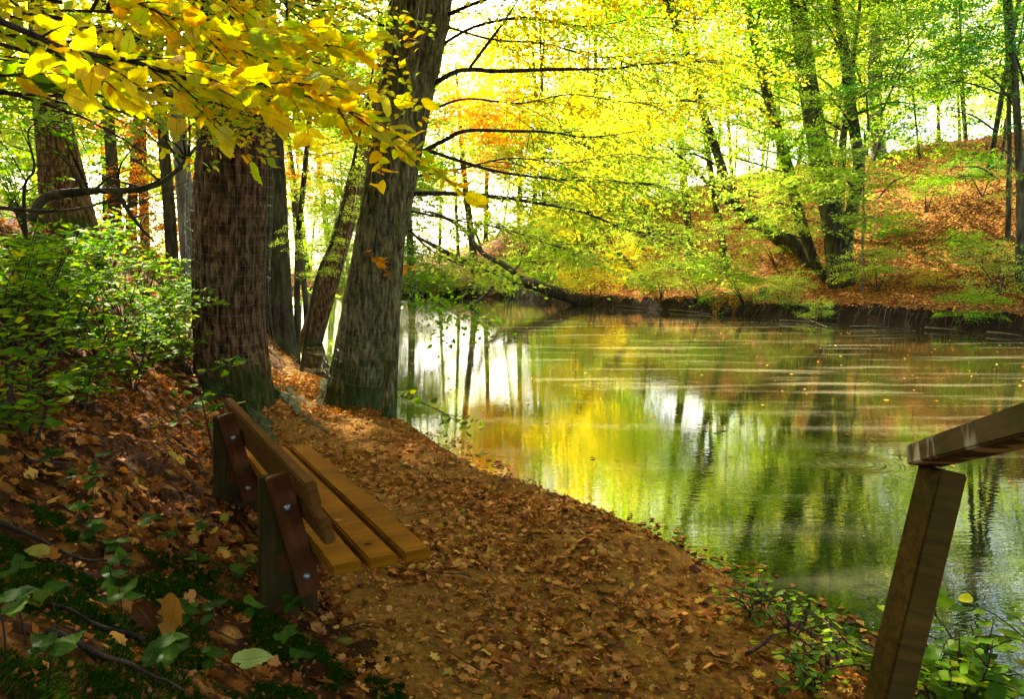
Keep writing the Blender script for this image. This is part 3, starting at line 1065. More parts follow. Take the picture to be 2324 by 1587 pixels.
BY = YC
for k, (uvs, Ys, r0, lab, cm) in enumerate([
    ([(985, 190), (1030, 165), (1070, 158), (1130, 162), (1250, 158), (1390, 156), (1480, 145), (1640, 140)], [BY, BY, BY + .2, BY + .3, BY + .6, BY + 1, BY + 1.3, BY + 1.8], .045, 'bare dark branch running level over the water', 'lime'),
    ([(1062, 160), (1110, 95), (1150, 40), (1190, -20), (1250, -90)], [BY, BY, BY + .2, BY + .4, BY + .6], .028, 'forked branch climbing steeply out of the picture', 'yellow'),
    ([(960, 345), (1010, 318), (1055, 298), (1150, 298), (1240, 300), (1335, 312), (1440, 300)], [BY, BY, BY, BY + .3, BY + .6, BY + 1, BY + 1.4], .04, 'arched branch rising then running level above the water', 'lime'),
    ([(965, 340), (1040, 365), (1120, 388), (1210, 402), (1330, 412), (1480, 420)], [BY, BY + .2, BY + .3, BY + .6, BY + .9, BY + 1.3], .034, 'thin branch sloping gently down over the water', 'lime'),
    ([(940, 440), (1030, 440), (1120, 447), (1210, 460), (1320, 482), (1420, 520), (1540, 545)], [BY, BY, BY + .2, BY + .5, BY + .8, BY + 1.2, BY + 1.6], .042, 'low level branch with leafy drooping end', 'lime'),
    ([(925, 520), (980, 570), (1040, 600), (1100, 625), (1130, 645)], [BY + .3, BY + .2, BY, BY - .1, BY - .2], .02, 'short drooping leafy branch by the water', 'lime'),
    ([(905, 640), (950, 660), (1010, 700), (1060, 730)], [BY + .5, BY + .3, BY, BY - .2], .012, 'lowest leafy twig hanging over the water', 'green'),
    ([(860, 120), (800, 130), (740, 135), (690, 160), (640, 170)], [BY, BY - .2, BY - .3, BY - .5, BY - .8], .03, 'branch leaving the trunk to the left', 'yellow'),
    ([(870, 60), (790, 20), (700, 10), (600, -30)], [BY, BY - .4, BY - .8, BY - 1.2], .035, 'upper branch reaching left', 'yellow'),
    ([(990, 110), (1080, 60), (1200, 40), (1330, 60), (1480, 40), (1620, 60)], [BY, BY + .3, BY + .6, BY + 1, BY + 1.5, BY + 2], .03, 'upper leafy branch spreading over the water', 'lime'),
    ([(975, 250), (1060, 225), (1180, 235), (1300, 215), (1450, 235), (1580, 225)], [BY, BY + .3, BY + .6, BY + 1, BY + 1.4, BY + 1.8], .022, 'thin leafy branch between two bare ones', 'yellow'),
    ([(935, 480), (1030, 500), (1140, 520), (1260, 560), (1350, 600)], [BY + .1, BY, BY - .1, BY, BY + .2], .02, 'leafy branch drooping low toward the fallen tree', 'lime'),
    ([(1010, 60), (1120, 90), (1240, 100), (1360, 130), (1500, 120), (1650, 150)], [BY, BY + .5, BY + 1, BY + 1.5, BY + 2, BY + 2.5], .024, 'high leafy branch of yellow leaves', 'yellow'),
    ([(950, 400), (1040, 385), (1160, 360), (1290, 370), (1420, 350), (1560, 380)], [BY, BY + .4, BY + .8, BY + 1.3, BY + 1.8, BY + 2.2], .02, 'slender leafy branch in the middle of the crown', 'lime'),
    ([(1000, 40), (1100, 0), (1250, -40), (1400, -20), (1560, 10)], [BY, BY - .2, BY - .3, BY - .2, BY], .035, 'topmost spreading branch', 'yellow'),
]):
    branch_with_leaves(treeC, uvs, Ys, r0 * .62, lab, cm, 2 if k in (0, 2) else 3, 900 + k, per=13 if k in (0, 2) else 16, leaf_from=.45 if k in (0, 2, 3) else .2)

# ================================================================== far and right bank
def rtree(lab, px, wd, Y=None, mat='bark_far', top=15, cr=None, nl=5, cm=('lime', 'green'), cs=.9, length=2.6, name='beech_tree', seed=0, group='trees on the far bank', lo=.33, hi=.98, direction=None):
    r_, p_, d_ = tree_px(name, lab, px, [q * .86 for q in wd], Y=Y, mat=mat, top=top, group=group)
    limbs(r_, p_, d_, nl, lo, hi, length, 700 + seed, mat, cr or CL, list(cm), cs * .88, direction=direction)
    for q in range(2):
        crown(r_, p_[-1] + np.array([random.uniform(-2, 2), random.uniform(-2, 2), random.uniform(-2, 2)]), random.uniform(.8, 1.1), random.choice(CR), random.choice(list(cm)))
    return r_, p_, d_


rtree('leaning trunk curving up to the left from the bank', [(1835, 600), (1790, 545), (1700, 497), (1662, 450), (1625, 340), (1590, 240), (1545, 80), (1505, 0)], [34, 32, 28, 24, 22, 20, 18, 16], cm=('lime',), nl=7, seed=1)
rtree('slim trunk leaning left, second from the river-bank clump', [(1880, 640), (1850, 600), (1808, 470), (1780, 350), (1748, 240), (1718, 120), (1692, 0)], [26, 26, 28, 28, 24, 22, 18], cm=('lime', 'green'), nl=7, seed=2)
rtree('thickest dark trunk of the clump on the far bank', [(1905, 650), (1895, 540), (1872, 420), (1848, 280), (1825, 130), (1812, 20)], [56, 56, 54, 50, 44, 38], cm=('lime', 'green'), nl=8, seed=3, top=18, cs=1.0)
rtree('sinuous grey brown trunk with knobbly bulge at right of the clump', [(1925, 648), (1920, 560), (1942, 430), (1948, 360), (1932, 250), (1918, 130), (1898, 10)], [36, 32, 30, 28, 26, 24, 20], cm=('lime', 'green'), nl=6, seed=4, top=16)
rtree('pale sunlit trunk on the crest behind the clump', [(1992, 400), (1988, 300), (1985, 180), (1985, 60), (1980, 0)], [36, 36, 32, 28, 26], Y=39, mat='bark_pale', cm=('lime',), nl=5, seed=5, top=18)
rtree('dark trunk between the two thick trunks of the clump', [(1912, 560), (1908, 440), (1915, 300), (1930, 180), (1940, 100)], [20, 20, 18, 16, 12], Y=33, mat='bark_far', cm=('lime',), nl=4, seed=6)
rtree('grey trunk at the right edge, the thicker of the pair', [(2318, 600), (2316, 430), (2310, 300), (2300, 130), (2290, 0)], [22, 20, 18, 16, 14], Y=24.5, mat='bark_far', cm=('green', 'deep'), nl=6, seed=7)
rtree('slim grey trunk at the right edge, the thinner of the pair', [(2292, 480), (2290, 400), (2290, 300), (2288, 150), (2280, 0)], [13, 12, 11, 10, 9], Y=27, mat='bark_far', cm=('green', 'deep'), nl=4, seed=8)
rtree('thin pale birch stem standing straight at the foot of the slope', [(1958, 668), (1958, 560), (1960, 440), (1962, 300)], [6, 6, 5, 4], mat='bark_pale', cm=('lime',), nl=3, seed=9, top=6, cr=CS, cs=.8, name='birch_sapling')
rtree('short dark trunk left of the leaning one, halfway up the slope', [(1568, 578), (1560, 500), (1553, 430), (1545, 300), (1535, 150)], [22, 21, 20, 18, 16], Y=38, cm=('lime',), nl=5, seed=10)
rtree('grey green trunk behind the bright bushes', [(1650, 600), (1635, 520), (1622, 450), (1600, 300), (1590, 200)], [18, 18, 16, 14, 12], Y=36, cm=('lime', 'green'), nl=4, seed=11)
rtree('thin reddish trunk farthest along the far slope', [(1472, 500), (1466, 440), (1460, 380), (1450, 250)], [14, 14, 12, 10], Y=46, cm=('lime', 'yellow'), nl=4, seed=12)
rtree('dark trunk leaning hard left out of the yellow bushes', [(1482, 655), (1440, 615), (1390, 555), (1330, 470), (1290, 380)], [15, 14, 12, 9, 7], cm=('lime', 'yellow'), nl=5, seed=13, top=7, cs=.6)
rtree('crooked thin trunk crossing in front of the leaning one', [(1790, 570), (1690, 490), (1640, 450), (1590, 400), (1515, 330)], [24, 18, 14, 10, 5], mat='bark_dark', cm=('lime',), nl=3, seed=14, top=5, cs=.5)

RB = {o.get('label', '')[:12]: o for o in bpy.data.objects if o.get('group') == 'trees on the far bank'}
rb_roots = list(RB.values())
for k, (u, v, Y, s, cm) in enumerate([(1460, 200, 30, .8, 'lime'), (1560, 260, 31, .8, 'lime'), (1480, 330, 30, .8, 'lime'), (1400, 420, 33, .9, 'yellow'), (1540, 430, 31, .8, 'lime'), (1660, 330, 28, .7, 'lime'), (1730, 420, 28, .7, 'lime'), (1700, 200, 28, .8, 'lime'),
                                      (1760, 120, 28, .8, 'green'), (1860, 200, 26, .7, 'lime'), (1800, 330, 26, .6, 'green'), (1880, 380, 26, .55, 'lime'), (1960, 180, 26, .8, 'lime'), (2020, 280, 27, .8, 'lime'), (2060, 150, 27, .9, 'green'), (2100, 60, 26, .9, 'lime'),
                                      (2150, 250, 28, .9, 'green'), (2220, 160, 25, .8, 'green'), (2280, 80, 24, .8, 'deep'), (2250, 330, 26, .7, 'lime'), (2180, 380, 28, .7, 'green'), (2060, 400, 28, .6, 'lime'), (1960, 480, 27, .5, 'lime'), (1790, 500, 27, .5, 'lime'),
                                      (1620, 520, 29, .6, 'lime'), (1480, 520, 31, .7, 'lime'), (1380, 540, 34, .8, 'yellow'), (1900, 60, 26, .8, 'lime'), (1600, 100, 30, .9, 'lime'), (1500, 80, 32, .9, 'yellow'), (2300, 420, 25, .5, 'lime')]):
    q = P(u, v, Y)
    root = min(rb_roots, key=lambda o: (o.location[0] - q[0]) ** 2 + (o.location[1] - q[1]) ** 2)
    b_ = np.array(root.location)
    top_ = b_ + (q - b_) * np.array([.25, .25, .8])
    obj('limb', tube_mesh('limb', local([top_, (top_ + q) / 2 + (0, 0, .2), q], b_), [.04, .03, .012], M['bark_far'], 5, 10), root)
    crown(root, q, s * 1.15, random.choice(CS), cm, rz=k * 1.3)
g = random.Random(5)
SAP = []
for k, (u, v, h_, Y) in enumerate([(1665, 470, 6, 45), (1735, 430, 6, 44), (1700, 520, 4, 40), (2085, 420, 6, 36),
                                     (2190, 380, 7, 37), (2268, 390, 5, 31), (1620, 470, 5, 46)]):
    x = ray(u, v)[0] * Y
    b = np.array([x, Y, float(height(np.array(x), np.array(Y)))])
    root = thing('sapling', 'thin upright sapling pole with sparse leaves on the crest of the far slope', 'sapling', b, 'sapling poles on the far slope')
    e = b + (g.uniform(-1.6, .9), g.uniform(-.3, .3), h_ * 1.7)
    pts = np.array([b - (0, 0, .2), b + (e - b) * .5 + (g.uniform(-.15, .15), 0, 0), e])
    SAP.append((root, 'thin upright sapling pole on the far slope', u, Y))
    obj('trunk', tube_mesh('trunk', local(pts, b), [.055, .04, .015], M['bark_far'], 7, 14), root)
    crown(root, e, g.uniform(.6, .8), g.choice(CL), g.choice(['lime', 'green']))
    crown(root, b + (e - b) * .65, g.uniform(.8, 1.1), g.choice(CS), g.choice(['lime', 'green']))

# fallen tree reaching out over the water
fb = P(1345, 692, 37.5)
fb[2] = .2
fallen = thing('fallen_tree', 'fallen tree lying out from the far bank with two bare forks over the water', 'fallen tree', fb)
fy = fb[1]
trunkp = [P(1390, 690, fy + .5), P(1340, 688, fy), P(1270, 668, fy - .4), P(1205, 646, fy - .8), P(1150, 636, fy - 1.1), P(1095, 604, fy - 1.4), P(1040, 588, fy - 1.7), P(985, 558, fy - 2), P(940, 536, fy - 2.2)]
obj('trunk', tube_mesh('trunk', local(trunkp, fb), [.42, .36, .30, .27, .19, .17, .13, .10, .04], M['bark_dark'], 12, 60, rough_disp(4, .15, 2, 2)), fallen)
for uv, ys, r0 in [([(1200, 645), (1140, 600), (1095, 575), (1050, 520), (1000, 490), (960, 480)], [0, .1, .2, .3, .4, .5], .16), ([(1120, 650), (1085, 685), (1050, 705), (1028, 722)], [-1, -1.2, -1.3, -1.4], .09),
                   ([(1095, 575), (1080, 530), (1060, 500), (1030, 490)], [.2, .4, .5, .6], .07), ([(1238, 655), (1240, 680), (1222, 700)], [-.6, -.7, -.7], .05), ([(1150, 630), (1180, 600), (1185, 570)], [-.5, -.4, -.3], .05)]:
    pts = [P(u, v, fy - .8 + dy) for (u, v), dy in zip(uv, ys)]
    obj('limb', tube_mesh('limb', local(pts, fb), np.linspace(r0, r0 * .3, len(pts)), M['bark_dark'], 8, 24, rough_disp(6, .2, 2, 3)), fallen)

# ------------------------------------------------------------------ woodland behind
WOOD = []


def wood_tree(x, y, h_, r, crowns, label, name='woodland_tree', group=None, mat='bark_far', lean=.10):
    z = float(height(np.array(x), np.array(y)))
    b = np.array([x, y, z])
    root = thing(name, label, 'tree', b, group)
    WOOD.append((root, label, x / y * FPX / K + 1162, y))
    e = b + (random.uniform(-lean, lean) * h_, random.uniform(-lean, lean) * h_, h_)
    m_ = (b + e) / 2 + (random.uniform(-.3, .3), random.uniform(-.3, .3), 0)
    obj('trunk', tube_mesh('trunk', local([b - (0, 0, .3), b + (0, 0, .3), m_, e], b), [r * 1.3, r, r * .75, r * .25], M[mat], 9, 18, rough_disp(int(x * 7) % 50, .1)), root)
    for (f, s, off, meshes, cm) in crowns:
        q = b + (e - b) * f + (random.uniform(-off, off), random.uniform(-off, off), 0)
        crown(root, q, s * random.uniform(.85, 1.15), random.choice(meshes), cm)
    return root


def on_land(x, y, far=None):
    s, n = shore(np.array([x]), np.array([y]))
    return s[0] > 1.0 and (far is None or bool(n[0]) != far)


random.seed(21)
LEAFY = {'lime': 'lime leaved', 'yellow': 'yellow leaved', 'green': 'green leaved', 'orange': 'orange leaved'}
def scatter(n, xr, yr, far, mind):
    out, tries = [], 0
    while len(out) < n and tries < 4000:
        tries += 1
        x, y = random.uniform(*xr), random.uniform(*yr)
        if on_land(x, y, far) and all((x - a) ** 2 + (y - b) ** 2 > mind ** 2 for a, b in out):
            out.append((x, y))
    return out


# beyond the far shore, centre: tall trees with pale lime and yellow foliage down to the ground
for x, y in scatter(30, (-34, 12), (50, 84), True, 4.0):
    c = random.choice(['lime', 'lime', 'yellow', 'green'])
    wood_tree(x, y, random.uniform(15, 21), random.uniform(.14, .28), [(.92, 1.4, .6, CR, c), (.68, 1.45, 2, CR, c), (.42, 1.3, 2.5, CR, c), (.14, 1.3, 2.5, CL, random.choice(['green', 'lime']))],
              'tall %s tree past the pond' % LEAFY[c], group='trees beyond the end of the pond')
for x, y in [(-10.5, 53.5), (-7.5, 56), (3.9, 49.5), (-13, 57), (5.4, 56)]:
    c = random.choice(['lime', 'green', 'lime'])
    wood_tree(x, y, random.uniform(10, 14), random.uniform(.10, .16), [(.85, 1.2, .6, CR, c), (.5, 1.3, 1.5, CR, c), (.22, 1.1, 1.6, CR, c), (.05, .8, 1.6, CL, 'green')],
              'low %s tree past the pond' % LEAFY[c], group='trees beyond the end of the pond')
# on and behind the hill
for x, y in scatter(24, (6, 62), (42, 90), True, 5):
    c = random.choice(['lime', 'lime', 'green', 'yellow'])
    wood_tree(x, y, random.uniform(13, 19), random.uniform(.12, .24), [(.92, 1.3, .6, CR, c), (.72, 1.3, 2, CR, c), (.5, 1.3, 2.5, CL, c), (.32, 1.1, 2.5, CL, 'lime')],
              'slender %s tree on the hilltop' % LEAFY[c], group='trees on top of the far hill')
for x, y in scatter(8, (15, 40), (22, 38), True, 3.5):
    wood_tree(x, y, random.uniform(11, 16), random.uniform(.10, .16), [(.9, .9, .5, CL, 'deep'), (.75, .8, 1, CL, 'green')],
              'dark green leaved tree on the slope', group='dark leaved trees on the slope')
# wood on the near bank, to the left
for x, y in scatter(30, (-44, -7), (17, 62), False, 3.8):
    c = random.choice(['green', 'lime', 'lime', 'orange', 'yellow'])
    wood_tree(x, y, random.uniform(12, 18), random.uniform(.11, .22), [(.9, 1.3, .6, CR, c), (.62, 1.2, 2, CR, c), (.36, 1.2, 2, CL, random.choice(['green', 'lime', c])), (.26, 1.2, 2.5, CR, 'lime'), (.10, 1.2, 2, CL, random.choice(['green', 'lime']))],
              '%s tree deep in the left wood' % LEAFY[c], group='trees deep in the wood on the left')
# large orange-brown beech seen right of the leaning tree
ob = P(1075, 640, 56)
for dx in (0,):
    r_ = wood_tree(ob[0], ob[1] + 2, 16, .3, [], 'rust orange tree standing beyond the pond beside the leaning trunk')
    for (u, v, s) in [(1080, 240, .95), (1150, 290, .8), (1020, 270, .8), (1120, 380, .6)]:
        crown(r_, P(u, v, 56), s, random.choice(CR), 'orange')
r_ = wood_tree(*(P(290, 400, 20)[:2]), 10, .14, [], 'rust orange tree in the left wood behind the slender trunks')
for (u, v, Y, s) in [(230, 230, 20, .55), (300, 260, 20, .5), (385, 420, 19, .4), (400, 520, 19, .4)]:
    crown(r_, P(u, v, Y), s, random.choice(CR), 'orange')
r_ = wood_tree(*(P(690, 500, 24)[:2] - np.array([0, 0])), 9, .1, [], 'small orange leaved tree in the bright gap right of the dark trunk')
for (u, v, Y, s) in [(665, 350, 24, .42), (680, 400, 24, .32)]:
    crown(r_, P(u, v, Y), s, random.choice(CR), 'orange')

# tell alike things apart by the landmarks they stand between and by how near they are
MARKS = [(-1e9, 'beyond the left edge'), (0, 'left of the far left trunk'), (150, 'right of the far left trunk'), (330, 'by the pale sunlit trunk'), (450, 'behind the big reddish trunk'), (610, 'behind the gap of bright water'), (760, 'behind the leaning trunk'),
         (930, 'above the tips of the fallen tree'), (1180, 'above the foot of the fallen tree'), (1390, 'above the golden bushes'), (1600, 'behind the trunk clump\'s leaning stems'), (1850, 'behind the thickest trunk'),
         (1990, 'right of the pale crest trunk'), (2160, 'left of the right edge trunks'), (2324, 'beyond the right edge')]
ORD = ['nearest', 'second nearest', 'third nearest', 'fourth nearest', 'fifth nearest', 'sixth nearest', 'seventh nearest', 'eighth nearest', 'ninth nearest', 'farthest', 'farthest but hidden', 'most distant']


def tell_apart(recs):
    bins = {}
    for root, lab, u, y in recs:
        place = [m for lo, m in MARKS if u >= lo][-1]
        if 'orange' in lab: place = place.replace('standing ', '')
        bins.setdefault((lab, place), []).append((y, root.name, root))
    for (lab, place), rows in bins.items():
        rows.sort(key=lambda q: q[0])
        for i, (_, _, root) in enumerate(rows):
            root['label'] = lab + ', ' + place + (', ' + ORD[min(i, 11)] if len(rows) > 1 else '')


tell_apart(SAP)
tell_apart([q for q in WOOD if 'rust' not in q[1] and 'small orange' not in q[1]])

# ------------------------------------------------------------------ bushes on the far bank
bush_specs = [(1500, 640, 1.15, 'lime', 'round yellow green bush low on the far bank beside the leaning dark trunk'), (1590, 640, 1.3, 'lime', 'fullest lime bush overhanging the water left of the trunk clump'),
              (1690, 650, 1.1, 'green', 'green bush at the water below the leaning trunk'), (1780, 670, .9, 'lime', 'small lime bush at the water edge under the clump'),
              (1850, 690, .6, 'lime', 'lime bush in front of the thickest trunk of the clump'), (1990, 620, .9, 'lime', 'spreading lime bush beside the pale birch stem'),
              (2120, 610, .6, 'yellow', 'small yellow seedling bush on the brown slope'), (2270, 620, 1.1, 'lime', 'pale yellow green bush at the right edge of the slope'),
              (2230, 700, .7, 'green', 'low green bush at the water near the right edge'), (1350, 650, 1.2, 'yellow', 'yellow bush over the root of the fallen tree'),
              (1290, 600, 1.1, 'lime', 'lime bush behind the fallen tree'), (1420, 600, 1.2, 'yellow', 'golden yellow bush higher up the bank left of the leaning dark trunk'),
              (2180, 540, .55, 'green', 'thin green shrub in the middle of the brown slope'), (2100, 440, .8, 'green', 'green shrub on the upper slope below the crest'), (2230, 400, .8, 'deep', 'dark green shrub near the crest at the right'),
              (2000, 500, .8, 'green', 'green shrub right behind the birch stem'), (1760, 560, .9, 'lime', 'lime shrub between the leaning trunks'),
              (930, 640, 1.6, 'lime', 'bright bush at the end of the pond beside the slim bare trunk'), (1010, 640, 1.7, 'green', 'green bush at the end of the pond under the leafy twigs'), (1090, 645, 1.6, 'lime', 'lime bush at the end of the pond left of the fallen tree'),
              (1160, 640, 1.7, 'green', 'dark green bush behind the fork of the fallen tree'), (1240, 640, 1.6, 'green', 'green bush under the bright gap at the end of the pond')]
for k, (u, v, s, cm, lab) in enumerate(bush_specs):
    b = hit(u, v + 45)
    root = thing('bush', lab, 'bush', b, 'bushes on the far bank')
    for q in range(3 if s > .8 else 2):
        e = b + (random.uniform(-.8, .8) * s, random.uniform(-.6, .6) * s, random.uniform(.6, 1.5) * s)
        obj('stem', tube_mesh('stem', local([b - (0, 0, .1), (b + e) / 2 + (.05, .05, 0), e], b), [.035, .022, .008], M['bark_far'], 5, 8), root)
        crown(root, e, s * random.uniform(.55, .85), random.choice(CS), cm, 'foliage')

# ================================================================== bench
nfc, ffc = PZ(981, 1244, .85), PZ(702, 1008, .85)
ux = (ffc - nfc)
BL = float(np.linalg.norm(ux))
ux = ux / BL
nxv = np.array([-ux[1], ux[0], 0])
if nxv[0] > 0: nxv = -nxv                       # towards the backrest
bb = nfc.copy()
bb[2] = .42
bench = thing('park_bench', 'wooden slatted bench with varnished brown seat slats facing the pond', 'bench', bb)
ang = math.atan2(ux[1], ux[0])
bench.rotation_euler = (0, 0, ang)             # local +X runs along the bench, away from the camera
YS = 1 if (np.cross([0, 0, 1.], ux) @ nxv) > 0 else -1


def bpart(name, me, x, y, z, rot=(0, 0, 0), parent=None):
    o = obj(name, me, parent or bench)
    o.location = (x, y * YS, z)
    o.rotation_euler = rot
    return o


SZ = .85 - .42
slat_me = box_mesh('seat_slat', BL, .110, .042, M['slat'], .007)
for k in range(3):
    o = bpart('seat_slat', slat_me, BL / 2 + (.004 * k), .059 + k * .134, SZ - .021, (0, 0, 0))
bs_me = box_mesh('back_slat', BL, .042, .098, M['backslat'], .007)
TOPZ = 1.17 - .42
lean = .22
bpart('back_slat', bs_me, BL / 2 - .01, .440, TOPZ - .05, (-lean * YS, 0, 0))
bpart('back_slat', bs_me, BL / 2 - .01, .395, TOPZ - .185, (-lean * YS, 0, 0))
bolt_me = tube_mesh('bolt', [(0, 0, 0), (0, 0, .006), (0, 0, .013)], [.015, .014, .006], M['bolt'], 10, 6)
for xs in (.36, BL - .22):
    bpart('post', box_mesh('post', .055, .15, 1.20, M['post'], .006), xs, .50, TOPZ - .06 - .60, (.03 * YS, 0, 0))
    arm = bpart('support_arm', box_mesh('support_arm', .045, .088, .50, M['arm'], .005), xs - .052, .444, TOPZ - .29, (-lean * YS, 0, 0))
    bpart('seat_bearer', box_mesh('seat_bearer', .06, .46, .075, M['arm'], .005), xs - .005, .27, SZ - .042 - .0385)
    bpart('leg', box_mesh('leg', .055, .10, .75, M['post'], .006), xs + .10, .38, SZ - .045 - .375)
    for zz in (.12, -.17):
        bo = obj('bolt', bolt_me, arm)
        bo.location = (-.0235, 0, zz)
        bo.rotation_euler = (0, -math.pi / 2, 0)

# ================================================================== handrail at the right
rl = P(2068, 1036, 1.97)
rr = P(2324, 958, 1.28)
rd = rr - rl
rd /= np.linalg.norm(rd)
rlen = 2.9
railroot_loc = P(2010, 1600, 1.86)
zz_ = float(height(np.array(railroot_loc[0]), np.array(railroot_loc[1])))
rail = thing('handrail', 'weathered wooden handrail with sloping beam and leaning square post at the water', 'handrail', (railroot_loc[0] - .05, railroot_loc[1], zz_))


def oriented_box(name, a, b_, w_, h_, mat, parent, bev=.004, roll=0.0):
    """box whose long axis (local Y) runs a->b"""
    a, b_ = Vector(a), Vector(b_)
    d = b_ - a
    o = obj(name, box_mesh(name, w_, d.length, h_, mat, bev), parent)
    q = d.to_track_quat('Y', 'Z')
    o.rotation_mode = 'QUATERNION'
    o.rotation_quaternion = q @ Matrix.Rotation(roll, 3, 'Y').to_quaternion()
    o.location = (a + b_) / 2 - parent.location
    return o


oriented_box('rail_beam', rl + np.array([.035, 0, 0]), rl + np.array([.035, 0, 0]) + rd * rlen, .088, .056, M['rail'], rail, .004)
pt = P(2140, 1066, 1.93)
pb = P(2014, 1590, 1.86)
pd = (pb - pt) / np.linalg.norm(pb - pt)
kbot = (pt[2] - (zz_ - .3)) / -pd[2]
post_o = oriented_box('post', pt, pt + pd * kbot, .085, .085, M['railpost'], rail, .005, roll=.28)
p2 = rl + rd * 2.6
oriented_box('post', p2 - (0, 0, .032), (p2[0], p2[1], .2), .09, .09, M['railpost'], rail, .005)

# ================================================================== wire netting
def netting(px_center_pts, radii, lab, z0, z1, base, nu=34, nv=20, extra=None):
    sp = spline(np.column_stack([px_center_pts, radii]), 200)
    zz = np.linspace(z0, z1, nv)
    V = []
    th = np.linspace(0, 2 * math.pi, nu, endpoint=False)
    for z in zz:
        i = int(np.argmin(np.abs(sp[:, 2] - z)))
        c, r = sp[i, :3], sp[i, 3]
        rr_ = r + .06 + .06 * (fbm(np.cos(th) * 1.3, np.sin(th) * 1.3, z * 1.5, 77) - .5) + .05 * np.exp(-(z - z0) / .3)
        sag = .06 * np.sin(th * 2 + z)
        V.append(np.stack([c[0] + (rr_ + (extra(th) if extra else 0)) * np.cos(th), c[1] + rr_ * np.sin(th), z + .35 * sag + .10 * np.cos(th - 2.4)], -1))
    V = np.array(V).reshape(-1, 3) - base
    i, j = np.meshgrid(np.arange(nv - 1), np.arange(nu), indexing='ij')
    j2 = (j + 1) % nu
    F = np.stack([i * nu + j, i * nu + j2, (i + 1) * nu + j2, (i + 1) * nu + j], -1).reshape(-1, 4)
    o = obj('wire_netting', mesh('wire_netting', V, F, M['wire']), None, tuple(map(float, base)), lab, 'wire netting', 'wire netting round tree trunks')
    md = o.modifiers.new('wires', 'WIREFRAME')
    md.thickness = .0012
    md.use_even_offset = False
    md.use_boundary = True
    return o


netting(ptsA, radA, 'square wire netting wrapped round the massive reddish brown trunk', ptsA[1][2] + .45, ptsA[1][2] + 3.1, ptsA[1], 30, 28)
netting(ptsC, radC, 'square wire netting wrapped round the leaning grey green trunk', ptsC[1][2] + .35, ptsC[1][2] + 2.6, ptsC[1], 30, 24, extra=lambda th: .16 * np.clip(np.cos(th), 0, 1))

# ================================================================== overhanging branch close to the camera
big_leaf = [leaf_me('leaf', 'beech', M['big_yellow'], c, s) for c, s in ((.25, 1), (.45, 2), (-.25, 3), (.6, 4), (.1, 5), (-.5, 6), (.9, 7), (-.8, 8))]


def put_leaf(me, parent, pos, n, d, size, name='leaf'):
    R = frame_from(np.array([n], float), np.array([d], float))[0]
    o = obj(name, me, parent)
    m = Matrix([[*(R[i] * size), 0] for i in range(3)] + [[0, 0, 0, 1]])
    m.translation = Vector([float(q) for q in pos]) - parent.location
    o.matrix_local = m
    return o


def leafy_branch(lab, uvs, Ys, r0, nleaf, size, side_n, seed, meshes, name='overhanging_branch', group=None, cat='branch', spread=.27, twigmat='twig'):
    g = np.random.default_rng(seed)
    pts = np.array([P(u, v, Y) for (u, v), Y in zip(uvs, Ys)])
    base = pts[0]
    root = thing(name, lab, cat, base, group)
    sp = spline(pts, 50)
    obj('stem', tube_mesh('stem', local(sp, base), r0 * (1 - .8 * np.linspace(0, 1, 50)), M[twigmat], 7, 50, rough_disp(seed, .2, 2, 30)), root)
    lines = [(sp, .12)]
    for i in range(side_n):
        f = .1 + .88 * (i + g.random()) / side_n
        k = int(f * 49)
        tg = sp[min(k + 1, 49)] - sp[k - 1]
        tg /= np.linalg.norm(tg)
        up = np.array([0, 0, 1.])
        sd_ = np.cross(tg, up)
        d = tg * g.uniform(.5, 1) + sd_ * (1 if i % 2 else -1) * g.uniform(.4, 1.0) + up * g.uniform(-.35, .30)
        d /= np.linalg.norm(d)
        L = spread * g.uniform(.6, 1.3)
        e = sp[k] + d * L - up * .12 * L
        s2 = spline(np.array([sp[k], (sp[k] + e) / 2 + up * .05 * L, e]), 12)
        obj('twig', tube_mesh('twig', local(s2, base), np.linspace(r0 * .35, .0009, 12), M[twigmat], 5, 12), root)
        lines.append((s2, .1))
    tot = sum(np.linalg.norm(np.diff(l, axis=0), axis=1).sum() for l, _ in lines)
    for l, st in lines:
        Ls = np.linalg.norm(np.diff(l, axis=0), axis=1).sum()
        n = max(3, int(round(nleaf * Ls / tot)))
        for j in range(n):
            f = st + (1 - st) * (j + .5) / n
            k = min(int(f * (len(l) - 1)), len(l) - 2)
            q = l[k] + (l[k + 1] - l[k]) * (f * (len(l) - 1) - k)
            tg = l[k + 1] - l[k]
            tg /= np.linalg.norm(tg)
            up = np.array([0, 0, 1.])
            sd_ = np.cross(tg, up)
            s_gn = 1 if j % 2 else -1
            d = tg * .75 + sd_ * s_gn * g.uniform(.5, 1) + up * g.uniform(-.55, .05)
            nn = up + g.normal(0, .5, 3)
            put_leaf(meshes[int(g.integers(len(meshes)))], root, q, nn, d, size * g.uniform(.5, 1.25))
    return root


